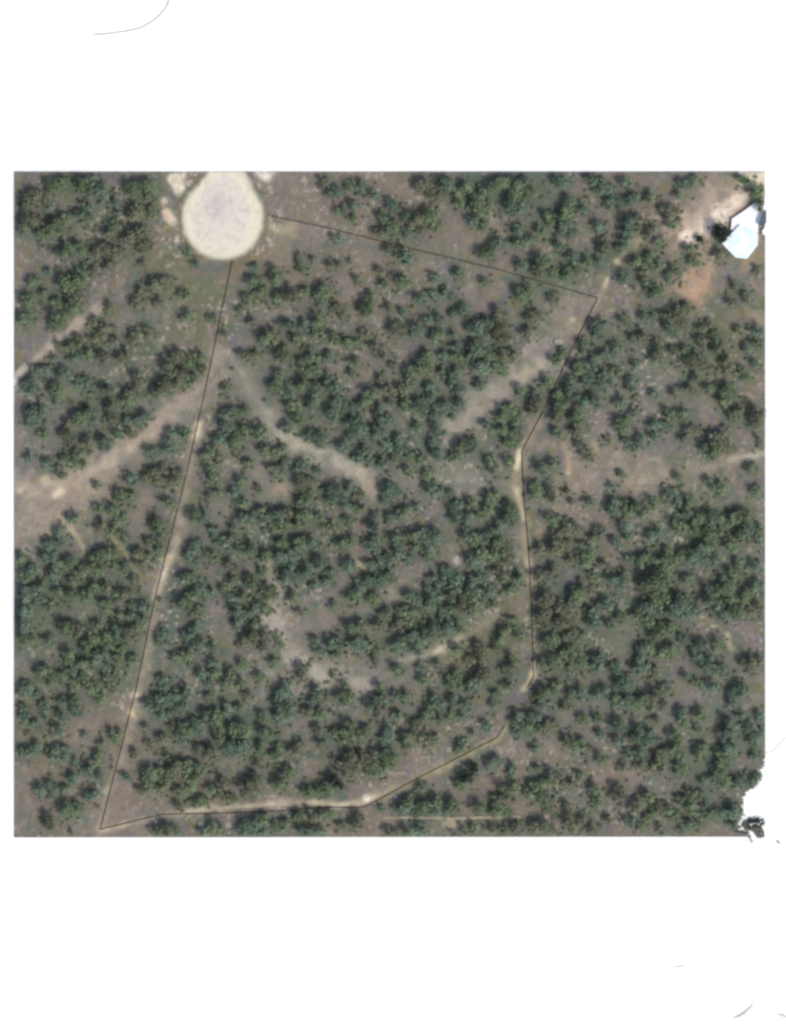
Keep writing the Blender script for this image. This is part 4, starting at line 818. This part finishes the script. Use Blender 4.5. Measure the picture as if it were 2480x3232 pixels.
wedge('paper_flake', [(2446,2652),(2454,2653),(2460,2661)], .7, FIBRE, 'tiny grey paper flake beside the torn corner', 'paper flake')

torn = empty('torn_edge', (wx(2345), wy(2520), .2)); tag(torn, 'frayed torn edge of the picture with loose dark fibres', 'torn edge')
o3 = Vector((wx(2345), wy(2520), .2)); bmd, bmp = bmesh.new(), bmesh.new()
for (ax, ay), (bx, by) in zip(TORN[1:24], TORN[2:25]):
    L_ = math.hypot(bx - ax, by - ay); nn = max(2, int(L_ / 1.3))
    for i in range(nn):
        t = (i + random.random()) / nn; x, y = ax + (bx - ax) * t, ay + (by - ay) * t
        nxx, nyy = (by - ay) / L_, -(bx - ax) / L_
        if random.random() < .5: nxx, nyy = nxx * .4 + random.uniform(-.5, .8), nyy * .4 + random.uniform(-.8, .8)
        ln = random.uniform(2, 7); sg = 1 if nxx > 0 else -1
        p0 = Vector((wx(x - 3), wy(y), .5)); p1 = Vector((wx(x + sg * nxx * ln * .5), wy(y + nyy * ln * .5), .55)); p2 = Vector((wx(x + sg * nxx * ln), wy(y + nyy * ln + random.uniform(-2, 2)), .15))
        strand(bmd if random.random() < .6 else bmp, [p0 - o3, p1 - o3, p2 - o3], [.16, .12, .05], 4)
bm_obj('dark_fibres', bmd, FIBRE, torn)['kind'] = 'stuff'
bm_obj('pale_fibres', bmp, WHITEP, torn)['kind'] = 'stuff'
SCR = [(2337,2606),(2341,2596),(2347,2589),(2356,2586),(2362,2581),(2371,2580),(2380,2583),(2388,2580),(2398,2586),(2412,2585),(2411,2598),(2402,2608),(2406,2617),(2411,2623),(2411,2643),(2388,2646),(2380,2636),(2376,2627),(2366,2622),(2352,2624)]
org = Vector((wx(2372), wy(2612), .1)); scrap = empty('torn_scrap', org); tag(scrap, 'crumpled scrap of the picture hanging by the torn corner', 'paper scrap')
V, Fs, idx = [], [], {}
for j in range(0, 46):
    for i in range(0, 52):
        x, y = 2334 + i * 1.6, 2578 + j * 1.6
        jx, jy = (VN[8](i, j, 2.3) - .5) * 2.5, (VN[9](i, j, 2.3) - .5) * 2.5
        if in_poly(np.array(x + jx), np.array(y + jy), SCR): idx[(i, j)] = len(V); V.append(Vector((wx(x), wy(y), .25 + 1.0 * abs(VN[4](i, j, 5.0) - .5) + .9 * float(VN[5](i, j, 2.2)) ** 2)) - org)
for (i, j), a in idx.items():
    q = [idx.get(z) for z in ((i, j), (i, j + 1), (i + 1, j + 1), (i + 1, j))]
    if None not in q: Fs.append(q)
sb = mesh_obj('crumpled_sheet', V, Fs, flat_mat('scrap_print', alb(84, 92, 84), alb(134, 132, 116), .5), scrap)
bmd, bmp = bmesh.new(), bmesh.new()
for i in range(60):
    x, y = random.uniform(2352, 2410), random.uniform(2583, 2612)
    if not in_poly(np.array(x), np.array(y), SCR): continue
    a = random.gauss(-.35, .45); ln = random.uniform(4, 13); P = []
    for s in range(4): P.append(Vector((wx(x + math.cos(a) * ln * s / 3), wy(y + math.sin(a) * ln * s / 3 + random.uniform(-1, 1)), 1.7 - .2 * s)) - org)
    strand(bmd if i % 9 else bmp, P, [.1, .22, .2, .06], 4)
for q in ([(2318,2622),(2332,2625),(2346,2627),(2358,2628)],):
    strand(bmd, [Vector((wx(a), wy(b), .9)) - org for a, b in q], .28, 5)
bm_obj('dark_creases', bmd, DARKF, scrap)['kind'] = 'stuff'
bm_obj('pale_fibres', bmp, WHITEP, scrap)['kind'] = 'stuff'
